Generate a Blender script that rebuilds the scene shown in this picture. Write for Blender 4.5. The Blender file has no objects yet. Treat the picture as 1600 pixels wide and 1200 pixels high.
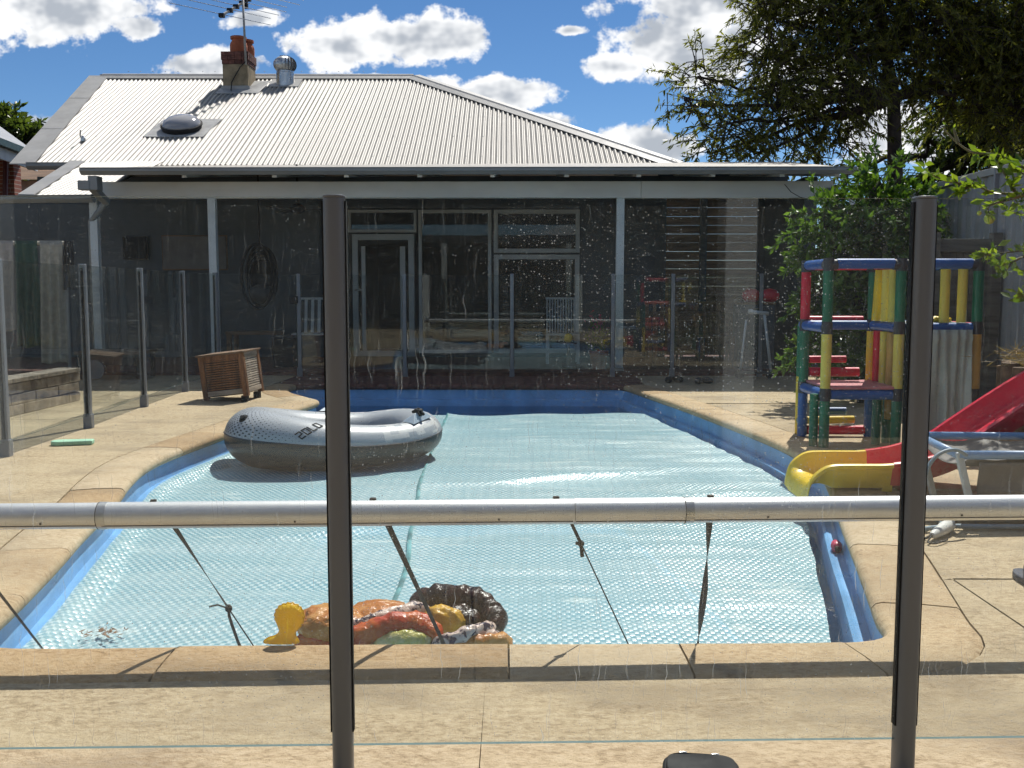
import bpy, bmesh, math, random
import numpy as np
from mathutils import Vector, Matrix, Euler, noise as mnoise

R = math.radians
rng = random.Random(7)
nrng = np.random.default_rng(11)
S = bpy.context.scene
COL = S.collection

# ------------------------------------------------------------------ camera
F_PX, CAM_H = 1550.0, 1.05
cam_d = bpy.data.cameras.new('camera')
cam = bpy.data.objects.new('camera', cam_d); COL.objects.link(cam)
cam_d.sensor_width = 36.0
cam_d.lens = 36.0 * F_PX / 1600.0
cam_d.clip_start = 0.05
cam_d.clip_end = 2000
PITCH, YAW = math.atan(147 / F_PX), math.atan(19 / F_PX)
cam.location = (0, 0, CAM_H)
cam.rotation_euler = (R(90) - PITCH, 0, YAW)
S.camera = cam

# ------------------------------------------------------------------ light
SUN_DIR = Vector((0.24, 0.62, 1.0)).normalized()       # towards the sun
SUN_EL = math.asin(SUN_DIR.z)
SUN_AZ = math.atan2(SUN_DIR.x, SUN_DIR.y)
sd = bpy.data.lights.new('sun', 'SUN')
sd.energy = 5.0; sd.angle = R(0.55); sd.color = (1.0, 0.955, 0.88)
sun = bpy.data.objects.new('sun', sd); COL.objects.link(sun)
sun.rotation_euler = (-SUN_DIR).to_track_quat('-Z', 'Y').to_euler()
sun.location = (4, 10, 16)

S.view_settings.view_transform = 'Standard'
S.view_settings.look = 'None'
S.view_settings.exposure = 0.2
S.view_settings.gamma = 1.0
S.render.engine = 'CYCLES'
S.cycles.max_bounces = 6
S.cycles.transparent_max_bounces = 20
S.cycles.glossy_bounces = 3
S.cycles.diffuse_bounces = 2
S.cycles.caustics_reflective = False
S.cycles.caustics_refractive = False
S.cycles.sample_clamp_indirect = 6
S.cycles.use_denoising = True
S.cycles.use_adaptive_sampling = True
S.cycles.adaptive_threshold = 0.04


class NT:
    """small node-tree helper"""
    def __init__(self, tree):
        self.t = tree
    def n(self, kind, **kw):
        nd = self.t.nodes.new(kind)
        for k, v in kw.items():
            if k.startswith('i_'):
                nd.inputs[k[2:].replace('_', ' ')].default_value = v
            else:
                setattr(nd, k, v)
        return nd
    def l(self, a, b):
        self.t.links.new(a, b)
    def val(self, x, sock):
        if hasattr(x, 'is_output'):
            self.l(x, sock)
        else:
            sock.default_value = x
    def math(self, op, a, b=None, c=None, clamp=False):
        nd = self.n('ShaderNodeMath', operation=op, use_clamp=clamp)
        self.val(a, nd.inputs[0])
        if b is not None: self.val(b, nd.inputs[1])
        if c is not None: self.val(c, nd.inputs[2])
        return nd.outputs[0]
    def vmath(self, op, a, b=None):
        nd = self.n('ShaderNodeVectorMath', operation=op)
        self.val(a, nd.inputs[0])
        if b is not None: self.val(b, nd.inputs[1])
        return nd.outputs['Value'] if op in ('LENGTH', 'DOT_PRODUCT', 'DISTANCE') else nd.outputs[0]
    def ss(self, x, lo, hi, a=0.0, b=1.0):
        nd = self.n('ShaderNodeMapRange', interpolation_type='SMOOTHSTEP')
        self.val(x, nd.inputs['Value'])
        nd.inputs['From Min'].default_value = lo; nd.inputs['From Max'].default_value = hi
        nd.inputs['To Min'].default_value = a; nd.inputs['To Max'].default_value = b
        return nd.outputs['Result']
    def mix(self, fac, a, b, blend='MIX'):
        nd = self.n('ShaderNodeMix', data_type='RGBA', blend_type=blend)
        self.val(fac, nd.inputs['Factor'])
        self.val(a, nd.inputs[6]); self.val(b, nd.inputs[7])
        return nd.outputs[2]
    def noise(self, vec, scale, detail=4, rough=0.55, dist=0.0, dim='3D'):
        nd = self.n('ShaderNodeTexNoise', noise_dimensions=dim)
        nd.inputs['Scale'].default_value = scale; nd.inputs['Detail'].default_value = detail
        nd.inputs['Roughness'].default_value = rough; nd.inputs['Distortion'].default_value = dist
        if vec is not None: self.l(vec, nd.inputs['Vector'])
        return nd.outputs['Fac']
    def mapping(self, vec, scale=(1, 1, 1), loc=(0, 0, 0), rot=(0, 0, 0)):
        nd = self.n('ShaderNodeMapping')
        nd.inputs['Scale'].default_value = scale; nd.inputs['Location'].default_value = loc
        nd.inputs['Rotation'].default_value = rot
        self.l(vec, nd.inputs['Vector'])
        return nd.outputs[0]


def c4(c):
    return (c[0], c[1], c[2], 1.0)

# ------------------------------------------------------------------ sky with clouds
w = bpy.data.worlds.new('World'); S.world = w; w.use_nodes = True
w.cycles.sampling_method = 'MANUAL'; w.cycles.sample_map_resolution = 256
wt = w.node_tree; wt.nodes.clear(); W = NT(wt)
SKY_STRENGTH = 0.095
sky = W.n('ShaderNodeTexSky', sky_type='NISHITA', sun_disc=False, sun_elevation=SUN_EL,
          sun_rotation=SUN_AZ, altitude=2500, air_density=1.0, dust_density=0.0, ozone_density=4.0)
gen = W.n('ShaderNodeTexCoord').outputs['Generated']
sep = W.n('ShaderNodeSeparateXYZ'); W.l(gen, sep.inputs[0])
dx, dy, dz = sep.outputs
fwd = W.math('MAXIMUM', dy, 0.02)
uu = W.math('DIVIDE', dx, fwd); vv = W.math('DIVIDE', dz, fwd)
comb = W.n('ShaderNodeCombineXYZ'); W.l(uu, comb.inputs[0]); W.l(vv, comb.inputs[1])
uv = comb.outputs[0]

def sky_uv(px, py):
    d = cam.rotation_euler.to_matrix() @ Vector(((px - 800) / F_PX, -(py - 600) / F_PX, -1))
    return d.x / d.y, d.z / d.y

CLOUDS = [(95, 8, 175, 62), (215, 45, 60, 26), (330, 100, 100, 26), (520, 68, 105, 42), (640, 62, 118, 46),
          (760, 150, 150, 30), (620, 130, 130, 16), (860, 190, 66, 22), (1075, 70, 150, 78), (960, 105, 70, 28), (1130, 0, 200, 60),
          (1010, 228, 105, 34), (62, 200, 56, 34), (395, 30, 55, 18), (890, 48, 34, 11),
          (1430, 215, 150, 60), (1260, 130, 120, 60)]
dens = None
for (px, py, a, b) in CLOUDS:
    u0, v0 = sky_uv(px, py)
    d = W.vmath('SUBTRACT', uv, (u0, v0, 0))
    d = W.vmath('MULTIPLY', d, (F_PX / a, F_PX / b, 0))
    e = W.math('SUBTRACT', 1.0, W.vmath('LENGTH', d))
    dens = e if dens is None else W.math('MAXIMUM', dens, e)
dens = W.math('MAXIMUM', dens, -1.0)
infront = W.ss(dy, 0.25, 0.5)
# the same kind of scattered cumulus over the rest of the sky
plane = W.n('ShaderNodeCombineXYZ')
zc = W.math('ADD', W.math('MAXIMUM', dz, 0.0), 0.12)
W.l(W.math('DIVIDE', dx, zc), plane.inputs[0]); W.l(W.math('DIVIDE', dy, zc), plane.inputs[1])
elsewhere = W.math('MULTIPLY', W.math('SUBTRACT', W.noise(plane.outputs[0], 0.9, 1, 0.5, 0, '2D'), 0.55), 3.2)
high = W.ss(dz, 0.3, 0.42)
sel = W.math('MULTIPLY', infront, W.math('SUBTRACT', 1.0, high))
base = W.math('ADD', W.math('MULTIPLY', dens, sel), W.math('MULTIPLY', elsewhere, W.math('SUBTRACT', 1.0, sel)))
n1 = W.noise(uv, 14, 5, 0.62, 0, '2D')
n2 = W.noise(W.mapping(uv, (1, 1.5, 1), (3.1, 1.7, 0)), 38, 3, 0.65, 0, '2D')
nn = W.math('ADD', W.math('MULTIPLY', W.math('SUBTRACT', n1, 0.5), 2.1), W.math('MULTIPLY', W.math('SUBTRACT', n2, 0.5), 0.65))
dd = W.math('ADD', base, nn)
alpha = W.ss(dd, 0.0, 0.34)
thick = W.ss(W.math('ADD', W.math('MULTIPLY', base, 0.9), W.math('MULTIPLY', W.math('SUBTRACT', W.noise(W.mapping(uv, (1, 1.4, 1), (0.3, 0.028, 0)), 17, 3, 0.6, 0, '2D'), 0.5), 2.4)), 0.15, 0.95)
ccol = W.mix(thick, (9.6, 9.7, 9.8, 1), (4.3, 4.7, 5.3, 1))
hs = W.n('ShaderNodeHueSaturation'); hs.inputs['Saturation'].default_value = 1.15; hs.inputs['Value'].default_value = 0.9
W.l(sky.outputs[0], hs.inputs['Color'])
skyc = W.mix(W.math('MULTIPLY', alpha, W.ss(dz, -0.02, 0.04)), hs.outputs[0], ccol)
bg = W.n('ShaderNodeBackground'); bg.inputs['Strength'].default_value = SKY_STRENGTH
W.l(skyc, bg.inputs['Color'])
wo = W.n('ShaderNodeOutputWorld'); W.l(bg.outputs[0], wo.inputs[0])

# ------------------------------------------------------------------ placing helpers
_cm = cam.rotation_euler.to_matrix()
def ray(px, py):
    return _cm @ Vector(((px - 800) / F_PX, -(py - 600) / F_PX, -1))
def P(px, py, Y):
    d = ray(px, py); t = Y / d.y
    return Vector((d.x * t, Y, CAM_H + d.z * t))
def G(px, py, z=0.0):
    d = ray(px, py); t = (z - CAM_H) / d.z
    return Vector((d.x * t, d.y * t, z))

# ------------------------------------------------------------------ mesh helpers
class MB:
    def __init__(self):
        self.v = []; self.f = []; self.m = []; self.uv = None
    def add(self, vs, fs, m=0):
        o = len(self.v)
        self.v.extend([tuple(p) for p in vs])
        self.f.extend([tuple(i + o for i in q) for q in fs])
        self.m.extend([m] * len(fs))
        return self
    def box(self, c, s, rot=None, m=0):
        hx, hy, hz = s[0] / 2, s[1] / 2, s[2] / 2
        vs = [Vector((x, y, z)) for x in (-hx, hx) for y in (-hy, hy) for z in (-hz, hz)]
        if rot is not None: vs = [rot @ p for p in vs]
        c = Vector(c)
        fs = [(0, 1, 3, 2), (4, 6, 7, 5), (0, 4, 5, 1), (2, 3, 7, 6), (0, 2, 6, 4), (1, 5, 7, 3)]
        return self.add([p + c for p in vs], fs, m)
    def box2(self, a, b, m=0):
        return self.box([(a[i] + b[i]) / 2 for i in range(3)], [abs(b[i] - a[i]) for i in range(3)], None, m)
    def bar(self, a, b, w, h=None, m=0, up=(0, 0, 1)):
        a, b = Vector(a), Vector(b); h = h or w
        d = (b - a); L = d.length; d.normalize()
        up = Vector(up)
        if abs(d.dot(up)) > 0.98: up = Vector((0, 1, 0))
        x = d.cross(up).normalized(); z = x.cross(d).normalized()
        M = Matrix((x, d, z)).transposed()
        return self.box((a + b) / 2, (w, L, h), M, m)
    def tube(self, pts, r, n=10, caps=True, m=0, closed=False):
        pts = [Vector(p) for p in pts]; k = len(pts)
        rs = r if isinstance(r, (list, tuple)) else [r] * k
        vs = []; prev = None
        for i, p in enumerate(pts):
            if closed:
                t = pts[(i + 1) % k] - pts[i - 1]
            else:
                t = pts[min(i + 1, k - 1)] - pts[max(i - 1, 0)]
            t.normalize()
            if prev is None:
                u = t.orthogonal().normalized()
            else:
                u = (prev - t * prev.dot(t))
                u = u.normalized() if u.length > 1e-6 else t.orthogonal().normalized()
            prev = u; q = t.cross(u)
            for j in range(n):
                a = 2 * math.pi * j / n
                vs.append(p + (u * math.cos(a) + q * math.sin(a)) * rs[i])
        fs = []
        for i in range(k if closed else k - 1):
            i2 = (i + 1) % k
            for j in range(n):
                j2 = (j + 1) % n
                fs.append((i * n + j, i * n + j2, i2 * n + j2, i2 * n + j))
        if caps and not closed:
            fs.append(tuple(range(n - 1, -1, -1))); fs.append(tuple((k - 1) * n + j for j in range(n)))
        return self.add(vs, fs, m)
    def lathe(self, c, prof, n=20, m=0, axis=None):
        c = Vector(c); vs = []
        M = Matrix.Identity(3) if axis is None else Vector((0, 0, 1)).rotation_difference(Vector(axis)).to_matrix()
        for (r, z) in prof:
            for j in range(n):
                a = 2 * math.pi * j / n
                vs.append(c + M @ Vector((r * math.cos(a), r * math.sin(a), z)))
        fs = []
        for i in range(len(prof) - 1):
            for j in range(n):
                j2 = (j + 1) % n
                fs.append((i * n + j, i * n + j2, (i + 1) * n + j2, (i + 1) * n + j))
        fs.append(tuple(range(n - 1, -1, -1))); fs.append(tuple((len(prof) - 1) * n + j for j in range(n)))
        return self.add(vs, fs, m)
    def prism(self, poly, z0, z1, m=0):
        n = len(poly)
        area = sum(poly[i][0] * poly[(i + 1) % n][1] - poly[(i + 1) % n][0] * poly[i][1] for i in range(n))
        if area < 0: poly = poly[::-1]
        vs = [(p[0], p[1], z0) for p in poly] + [(p[0], p[1], z1) for p in poly]
        fs = [tuple(range(n - 1, -1, -1)), tuple(range(n, 2 * n))]
        for i in range(n):
            j = (i + 1) % n
            fs.append((i, j, n + j, n + i))
        return self.add(vs, fs, m)
    def sheet(self, pts2d, fn, m=0):
        return self
    def build(self, name, mats, parent=None, smooth=False, bevel=0.0, seg=2, auto=None):
        me = bpy.data.meshes.new(name)
        me.from_pydata(self.v, [], self.f)
        if not isinstance(mats, (list, tuple)): mats = [mats]
        for mt in mats: me.materials.append(mt)
        if len(mats) > 1: me.polygons.foreach_set('material_index', self.m)
        if smooth: me.polygons.foreach_set('use_smooth', [True] * len(me.polygons))
        if auto is not None:
            me.polygons.foreach_set('use_smooth', [True] * len(me.polygons))
            try: me.set_sharp_from_angle(angle=R(auto))
            except Exception: pass
        if self.uv is not None:
            lay = me.uv_layers.new(name='UVMap')
            idx = np.empty(len(me.loops), dtype=np.int32); me.loops.foreach_get('vertex_index', idx)
            arr = np.array(self.uv, dtype=np.float32)[idx]
            lay.data.foreach_set('uv', arr.ravel())
        me.update()
        o = bpy.data.objects.new(name, me); COL.objects.link(o)
        if parent is not None: o.parent = parent
        if bevel > 0:
            b = o.modifiers.new('bevel', 'BEVEL'); b.width = bevel; b.segments = seg; b.limit_method = 'ANGLE'; b.angle_limit = R(40)
        return o

def thing(name, label, cat, group=None, loc=(0, 0, 0)):
    o = bpy.data.objects.new(name, None); COL.objects.link(o)
    o.empty_display_size = 0.1
    o['label'] = label; o['category'] = cat
    if group: o['group'] = group
    o.location = loc
    return o
def tag(o, label, cat, group=None, kind=None):
    o['label'] = label; o['category'] = cat
    if group: o['group'] = group
    if kind: o['kind'] = kind
    return o
def structure(o, label=None):
    o['kind'] = 'structure'
    if label: o['label'] = label
    return o
# parts are built in world space; the empty sits at the thing's base and the parts keep their place
def settle(root, loc):
    loc = Vector(loc)
    root.location = loc
    for ch in root.children:
        ch.matrix_parent_inverse = Matrix.Translation(-loc)
    return root

# ------------------------------------------------------------------ materials
def new_mat(name):
    m = bpy.data.materials.new(name); m.use_nodes = True
    m.node_tree.nodes.clear()
    T = NT(m.node_tree)
    out = T.n('ShaderNodeOutputMaterial')
    return m, T, out

def mat(name, col, rough=0.6, metal=0.0, var=0.12, scale=6.0, bump=0.0, bscale=60.0, col2=None, stain=0.0, stretch=(1, 1, 1),
        spec=0.5, coat=0.0, sheen=0.0):
    """principled surface with a worn, uneven colour"""
    m, T, out = new_mat(name)
    p = T.n('ShaderNodeBsdfPrincipled')
    oc = T.n('ShaderNodeTexCoord').outputs['Object']
    mp = T.mapping(oc, stretch)
    n = T.noise(mp, scale, 6, 0.6)
    dark = col2 if col2 is not None else tuple(c * (1 - 2.2 * var) for c in col)
    lite = tuple(min(1, c * (1 + var)) for c in col)
    c = T.mix(T.ss(n, 0.3, 0.7), c4(dark), c4(lite))
    if stain > 0:
        s = T.noise(mp, scale * 0.23, 5, 0.7)
        c = T.mix(T.ss(s, 0.5, 0.75, 0, stain), c, c4(tuple(x * 0.35 for x in col)))
    T.l(c, p.inputs['Base Color'])
    rn = T.ss(T.noise(mp, scale * 2.3, 4), 0.3, 0.7, max(0.02, rough - 0.08), min(1, rough + 0.08))
    T.l(rn, p.inputs['Roughness'])
    p.inputs['Metallic'].default_value = metal
    p.inputs['Specular IOR Level'].default_value = spec
    if coat: p.inputs['Coat Weight'].default_value = coat
    if bump > 0:
        b = T.n('ShaderNodeBump'); b.inputs['Strength'].default_value = bump; b.inputs['Distance'].default_value = 0.01
        T.l(T.noise(mp, bscale, 5, 0.6), b.inputs['Height']); T.l(b.outputs[0], p.inputs['Normal'])
    T.l(p.outputs[0], out.inputs[0])
    return m

def glass_mat(name, tint, dirt=1.0, seed=0.0, streak=1.0, haze=0.012):
    """clear pane: fresnel reflection over see-through glass, with dried splashes and run marks of lime on it"""
    m, T, out = new_mat(name)
    geo = T.n('ShaderNodeNewGeometry')
    bf = geo.outputs['Backfacing']
    ior = T.math('ADD', T.math('MULTIPLY', bf, 1 / 1.5 - 1.5), 1.5)
    fr = T.n('ShaderNodeFresnel'); T.l(ior, fr.inputs['IOR'])
    tr = T.n('ShaderNodeBsdfTransparent'); tr.inputs[0].default_value = c4(tint)
    gl = T.n('ShaderNodeBsdfGlossy'); gl.inputs['Roughness'].default_value = 0.0
    mx = T.n('ShaderNodeMixShader'); T.l(fr.outputs[0], mx.inputs[0]); T.l(tr.outputs[0], mx.inputs[1]); T.l(gl.outputs[0], mx.inputs[2])
    sx = T.n('ShaderNodeSeparateXYZ'); T.l(T.n('ShaderNodeTexCoord').outputs['Object'], sx.inputs[0])
    cx = T.n('ShaderNodeCombineXYZ')
    T.l(T.math('ADD', sx.outputs[0], seed), cx.inputs[0]); T.l(T.math('ADD', sx.outputs[2], seed * 0.37), cx.inputs[1])
    flat = cx.outputs[0]
    def noise2(vec, scale, detail, rough=0.6):
        nd = T.n('ShaderNodeTexNoise', noise_dimensions='2D')
        nd.inputs['Scale'].default_value = scale; nd.inputs['Detail'].default_value = detail; nd.inputs['Roughness'].default_value = rough
        T.l(vec, nd.inputs['Vector']); return nd.outputs['Fac']
    big = noise2(flat, 2.4, 2)
    wob = T.n('ShaderNodeCombineXYZ'); T.l(T.math('MULTIPLY', noise2(flat, 22, 1), 0.016), wob.inputs[0])
    wav = T.vmath('ADD', flat, wob.outputs[0])
    if dirt < 0:
        d = T.math('ADD', 0.002, 0.002)
    elif dirt <= 0.4:
        d = T.math('ADD', T.ss(noise2(T.vmath('MULTIPLY', flat, (30, 1.2, 0)), 1.0, 2), 0.55, 0.8, 0, 0.10 * streak), T.ss(big, 0.35, 0.8, haze, haze * 3), clamp=True)
    else:
        def specks(scale, rmax, keep):
            v = T.n('ShaderNodeTexVoronoi', voronoi_dimensions='2D'); v.inputs['Scale'].default_value = scale
            T.l(flat, v.inputs['Vector'])
            sp = T.n('ShaderNodeSeparateColor'); T.l(v.outputs['Color'], sp.inputs[0])
            rad = T.math('MULTIPLY', T.math('POWER', sp.outputs[0], 2.0), rmax)
            on = T.math('GREATER_THAN', sp.outputs[1], keep)
            return T.math('MULTIPLY', T.math('LESS_THAN', v.outputs['Distance'], rad), T.math('MULTIPLY', on, sp.outputs[2]))
        s = T.math('ADD', specks(190, 0.27, 0.30), specks(75, 0.13, 0.55))
        s = T.math('MULTIPLY', T.math('MULTIPLY', s, T.ss(big, 0.35, 0.65, 0.25, 1.0)), 0.45 * dirt)
        run = T.ss(noise2(T.vmath('MULTIPLY', wav, (75, 2.0, 0)), 1.0, 3, 0.7), 0.60, 0.82, 0, 0.20 * streak)
        run2 = T.ss(noise2(T.vmath('MULTIPLY', wav, (230, 6, 0)), 1.0, 1), 0.70, 0.80, 0, 0.42 * streak)
        low = T.ss(sx.outputs[2], 0.35, 1.15, 1.0, 0.25)
        runs = T.math('MULTIPLY', T.math('MAXIMUM', run, run2), T.math('MULTIPLY', low, T.ss(big, 0.35, 0.62, 1.0, 0.2)))
        d = T.math('ADD', T.math('MAXIMUM', s, runs), T.ss(big, 0.3, 0.75, haze, haze * 2.6), clamp=True)
    df = T.n('ShaderNodeBsdfDiffuse'); df.inputs[0].default_value = (0.75, 0.77, 0.76, 1)
    tl = T.n('ShaderNodeBsdfTranslucent'); tl.inputs[0].default_value = (0.62, 0.65, 0.64, 1)
    dm = T.n('ShaderNodeMixShader'); dm.inputs[0].default_value = 0.5
    T.l(df.outputs[0], dm.inputs[1]); T.l(tl.outputs[0], dm.inputs[2])
    fm = T.n('ShaderNodeMixShader'); T.l(d, fm.inputs[0]); T.l(mx.outputs[0], fm.inputs[1]); T.l(dm.outputs[0], fm.inputs[2])
    T.l(fm.outputs[0], out.inputs[0])
    return m

def leaf_mat(name, dark, lite, trans=0.45, gloss=0.35):
    m, T, out = new_mat(name)
    at = T.n('ShaderNodeAttribute'); at.attribute_name = 'rnd'
    c = T.mix(at.outputs['Fac'], c4(dark), c4(lite))
    p = T.n('ShaderNodeBsdfPrincipled'); T.l(c, p.inputs['Base Color']); p.inputs['Roughness'].default_value = gloss
    p.inputs['Specular IOR Level'].default_value = 0.4
    tl = T.n('ShaderNodeBsdfTranslucent')
    T.l(T.mix(1.0, c, (1.25, 1.3, 0.5, 1), 'MULTIPLY'), tl.inputs[0])
    mx = T.n('ShaderNodeMixShader'); mx.inputs[0].default_value = trans
    T.l(p.outputs[0], mx.inputs[1]); T.l(tl.outputs[0], mx.inputs[2]); T.l(mx.outputs[0], out.inputs[0])
    return m

M = {}
# paving: sand-coloured textured concrete with grime
def paving_mat(name, base, dark, lite, grime=1.0):
    m, T, out = new_mat(name)
    oc = T.n('ShaderNodeTexCoord').outputs['Object']
    p = T.n('ShaderNodeBsdfPrincipled')
    n1 = T.noise(T.mapping(oc, (1, 2.2, 1)), 2.3, 7, 0.66)
    n2 = T.noise(T.mapping(oc, (1, 1.8, 1)), 30, 6, 0.78)
    n3 = T.noise(T.mapping(oc, (1, 1.6, 1), (5, 2, 0)), 0.9, 5, 0.7)
    n4 = T.noise(oc, 130, 3, 0.6)
    c = T.mix(T.ss(n1, 0.32, 0.68), c4(dark), c4(base))
    c = T.mix(T.ss(n2, 0.42, 0.66, 0, 0.75), c, c4(lite))
    c = T.mix(T.math('MULTIPLY', T.ss(n2, 0.50, 0.36, 0, 0.8), T.ss(n1, 0.30, 0.62, 1.0, 0.35)), c, c4(tuple(x * 0.52 for x in dark)))
    g = T.math('MULTIPLY', T.ss(n3, 0.46, 0.66), T.ss(n2, 0.30, 0.62))
    c = T.mix(T.math('MULTIPLY', g, 0.62 * grime), c, (0.14, 0.11, 0.08, 1))
    c = T.mix(T.ss(n4, 0.62, 0.76, 0, 0.45 * grime), c, (0.16, 0.12, 0.09, 1))
    geo = T.n('ShaderNodeNewGeometry')
    T.l(c, p.inputs['Base Color']); p.inputs['Roughness'].default_value = 0.82
    p.inputs['Specular IOR Level'].default_value = 0.3
    b = T.n('ShaderNodeBump'); b.inputs['Strength'].default_value = 0.8; b.inputs['Distance'].default_value = 0.008
    T.l(T.math('ADD', n2, T.math('MULTIPLY', n4, 0.7)), b.inputs['Height']); T.l(b.outputs[0], p.inputs['Normal'])
    T.l(p.outputs[0], out.inputs[0])
    return m
M['deck'] = paving_mat('sand concrete', (0.50, 0.395, 0.25), (0.40, 0.30, 0.18), (0.58, 0.475, 0.325), 0.95)
M['coping'] = paving_mat('sandstone coping', (0.54, 0.405, 0.245), (0.46, 0.32, 0.18), (0.60, 0.475, 0.315), 0.5)
M['coping_b'] = paving_mat('brown sandstone coping', (0.47, 0.325, 0.175), (0.37, 0.235, 0.115), (0.54, 0.40, 0.25), 0.8)
M['coping_c'] = paving_mat('pale sandstone coping', (0.57, 0.45, 0.295), (0.48, 0.355, 0.215), (0.63, 0.52, 0.37), 0.5)
M['soil'] = mat('dark soil', (0.10, 0.08, 0.06), 0.95, bump=0.6, bscale=20, var=0.2)
M['brick_dark'] = mat('red brick', (0.15, 0.06, 0.045), 0.85, bump=0.4, scale=14, var=0.25)
M['brick_tan'] = mat('weathered tan block', (0.33, 0.27, 0.21), 0.9, bump=0.5, scale=9, var=0.25, stain=0.4)
M['shell'] = mat('blue fibreglass', (0.19, 0.43, 0.74), 0.35, var=0.10, scale=3, stain=0.22)
M['cream'] = mat('cream wall', (0.50, 0.46, 0.38), 0.85, var=0.06)

def corrugated_metal(name, col, stain):
    m, T, out = new_mat(name)
    oc = T.n('ShaderNodeTexCoord').outputs['Object']
    p = T.n('ShaderNodeBsdfPrincipled')
    n = T.noise(T.mapping(oc, (3.0, 0.5, 0.5)), 2.0, 6, 0.65)
    n2 = T.noise(oc, 5, 5, 0.7)
    c = T.mix(T.ss(n, 0.35, 0.7), c4(tuple(x * 0.86 for x in col)), c4(col))
    c = T.mix(T.ss(n2, 0.55, 0.8, 0, stain), c, (0.22, 0.185, 0.145, 1))
    T.l(c, p.inputs['Base Color']); p.inputs['Roughness'].default_value = 0.5; p.inputs['Metallic'].default_value = 0.0
    T.l(p.outputs[0], out.inputs[0])
    return m
M['roof'] = corrugated_metal('cream corrugated steel', (0.325, 0.305, 0.265), 0.5)
M['flash'] = mat('grey roof flashing', (0.30, 0.295, 0.28), 0.5, var=0.06, scale=3)
M['gutter'] = mat('grey painted gutter', (0.22, 0.235, 0.24), 0.45, var=0.06, scale=2)
M['beam'] = mat('pale grey painted timber', (0.62, 0.625, 0.60), 0.6, var=0.05, scale=3, stain=0.1, stretch=(0.3, 1, 1))
M['post_white'] = mat('blue white painted post', (0.62, 0.66, 0.67), 0.5, var=0.04, scale=4)
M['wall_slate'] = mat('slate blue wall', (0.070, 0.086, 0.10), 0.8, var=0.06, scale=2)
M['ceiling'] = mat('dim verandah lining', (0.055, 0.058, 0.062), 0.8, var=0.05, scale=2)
M['door_white'] = mat('off white joinery', (0.50, 0.51, 0.50), 0.5, var=0.04, scale=3)
M['black'] = mat('black plastic', (0.010, 0.010, 0.011), 0.75, var=0.1)
M['rubber'] = mat('black rubber gasket', (0.006, 0.006, 0.006), 0.85, var=0.1)
M['bronze'] = mat('dark bronze aluminium', (0.145, 0.150, 0.158), 0.40, metal=0.0, var=0.04, scale=3, stretch=(1, 1, 0.2), spec=0.5)
M['alu_grey'] = mat('grey anodised aluminium', (0.20, 0.215, 0.24), 0.4, metal=0.2, var=0.05, scale=3)
M['terracotta'] = mat('terracotta', (0.36, 0.105, 0.045), 0.8, var=0.15, scale=8)
M['render_tan'] = mat('old tan render', (0.30, 0.24, 0.15), 0.9, var=0.15, scale=6, stain=0.4, bump=0.3)
M['lead'] = mat('grey lead flashing', (0.34, 0.34, 0.33), 0.6, var=0.1, scale=6)
M['galv'] = mat('galvanised steel', (0.55, 0.56, 0.56), 0.32, metal=0.75, var=0.08, scale=7)
M['timber'] = mat('weathered brown timber', (0.20, 0.12, 0.07), 0.8, var=0.22, scale=5, stretch=(0.4, 4, 4), bump=0.3)
M['red_plastic'] = mat('red plastic', (0.66, 0.016, 0.045), 0.33, var=0.06, scale=5, stain=0.08)
M['yellow_plastic'] = mat('yellow plastic', (0.78, 0.55, 0.035), 0.35, var=0.07, scale=5, stain=0.1)
M['ochre_plastic'] = mat('sun faded ochre plastic', (0.55, 0.33, 0.08), 0.45, var=0.08, scale=5, stain=0.1)
M['lemon_plastic'] = mat('pale lemon plastic', (0.72, 0.60, 0.11), 0.42, var=0.06, scale=5, stain=0.12)
M['green_plastic'] = mat('dark green plastic', (0.012, 0.15, 0.075), 0.38, var=0.08, scale=5)
M['blue_plastic'] = mat('blue plastic', (0.025, 0.10, 0.33), 0.38, var=0.08, scale=5)
M['pink_plastic'] = mat('faded pink plastic', (0.55, 0.20, 0.21), 0.5, var=0.07, scale=7, stain=0.15)
M['grey_plastic'] = mat('dark grey plastic', (0.045, 0.045, 0.05), 0.5, var=0.1, scale=5)
M['curtain'] = mat('grey green cloth', (0.50, 0.53, 0.47), 0.9, var=0.10, scale=4, stain=0.2)
M['fence_metal'] = mat('grey steel fence sheet', (0.25, 0.26, 0.275), 0.5, var=0.05, scale=2)
M['bark'] = mat('dark bark', (0.055, 0.042, 0.032), 0.95, var=0.3, scale=7, bump=0.8, bscale=20)
M['twig'] = mat('green brown twig', (0.16, 0.14, 0.06), 0.8, var=0.2, scale=12)
M['leaf_big'] = leaf_mat('dark olive leaves', (0.05, 0.065, 0.02), (0.27, 0.265, 0.06), 0.58)
M['leaf_far'] = leaf_mat('deep green leaves', (0.03, 0.055, 0.018), (0.12, 0.16, 0.04), 0.5)
M['leaf_shrub'] = leaf_mat('bright green leaves', (0.03, 0.075, 0.015), (0.15, 0.25, 0.045), 0.45)
M['leaf_lime'] = leaf_mat('lime tree leaves', (0.07, 0.13, 0.015), (0.26, 0.34, 0.04), 0.5, 0.3)
M['lime'] = mat('green lime skin', (0.42, 0.48, 0.05), 0.4, var=0.1, scale=40, bump=0.2, bscale=300)
M['glass_near'] = glass_mat('near pane glass', (0.955, 0.975, 0.965), 1.0, 1.3, 0.8, 0.012)
M['glass_near2'] = glass_mat('middle pane glass', (0.955, 0.975, 0.965), 1.3, 5.9, 1.3, 0.010)
M['glass_far'] = glass_mat('far pane glass', (0.86, 0.90, 0.89), 0.3, 9.1, 0.5, 0.007)
M['window'] = glass_mat('window glass', (0.55, 0.62, 0.62), 0.05, 2.2, 0.1, 0.004)
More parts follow.
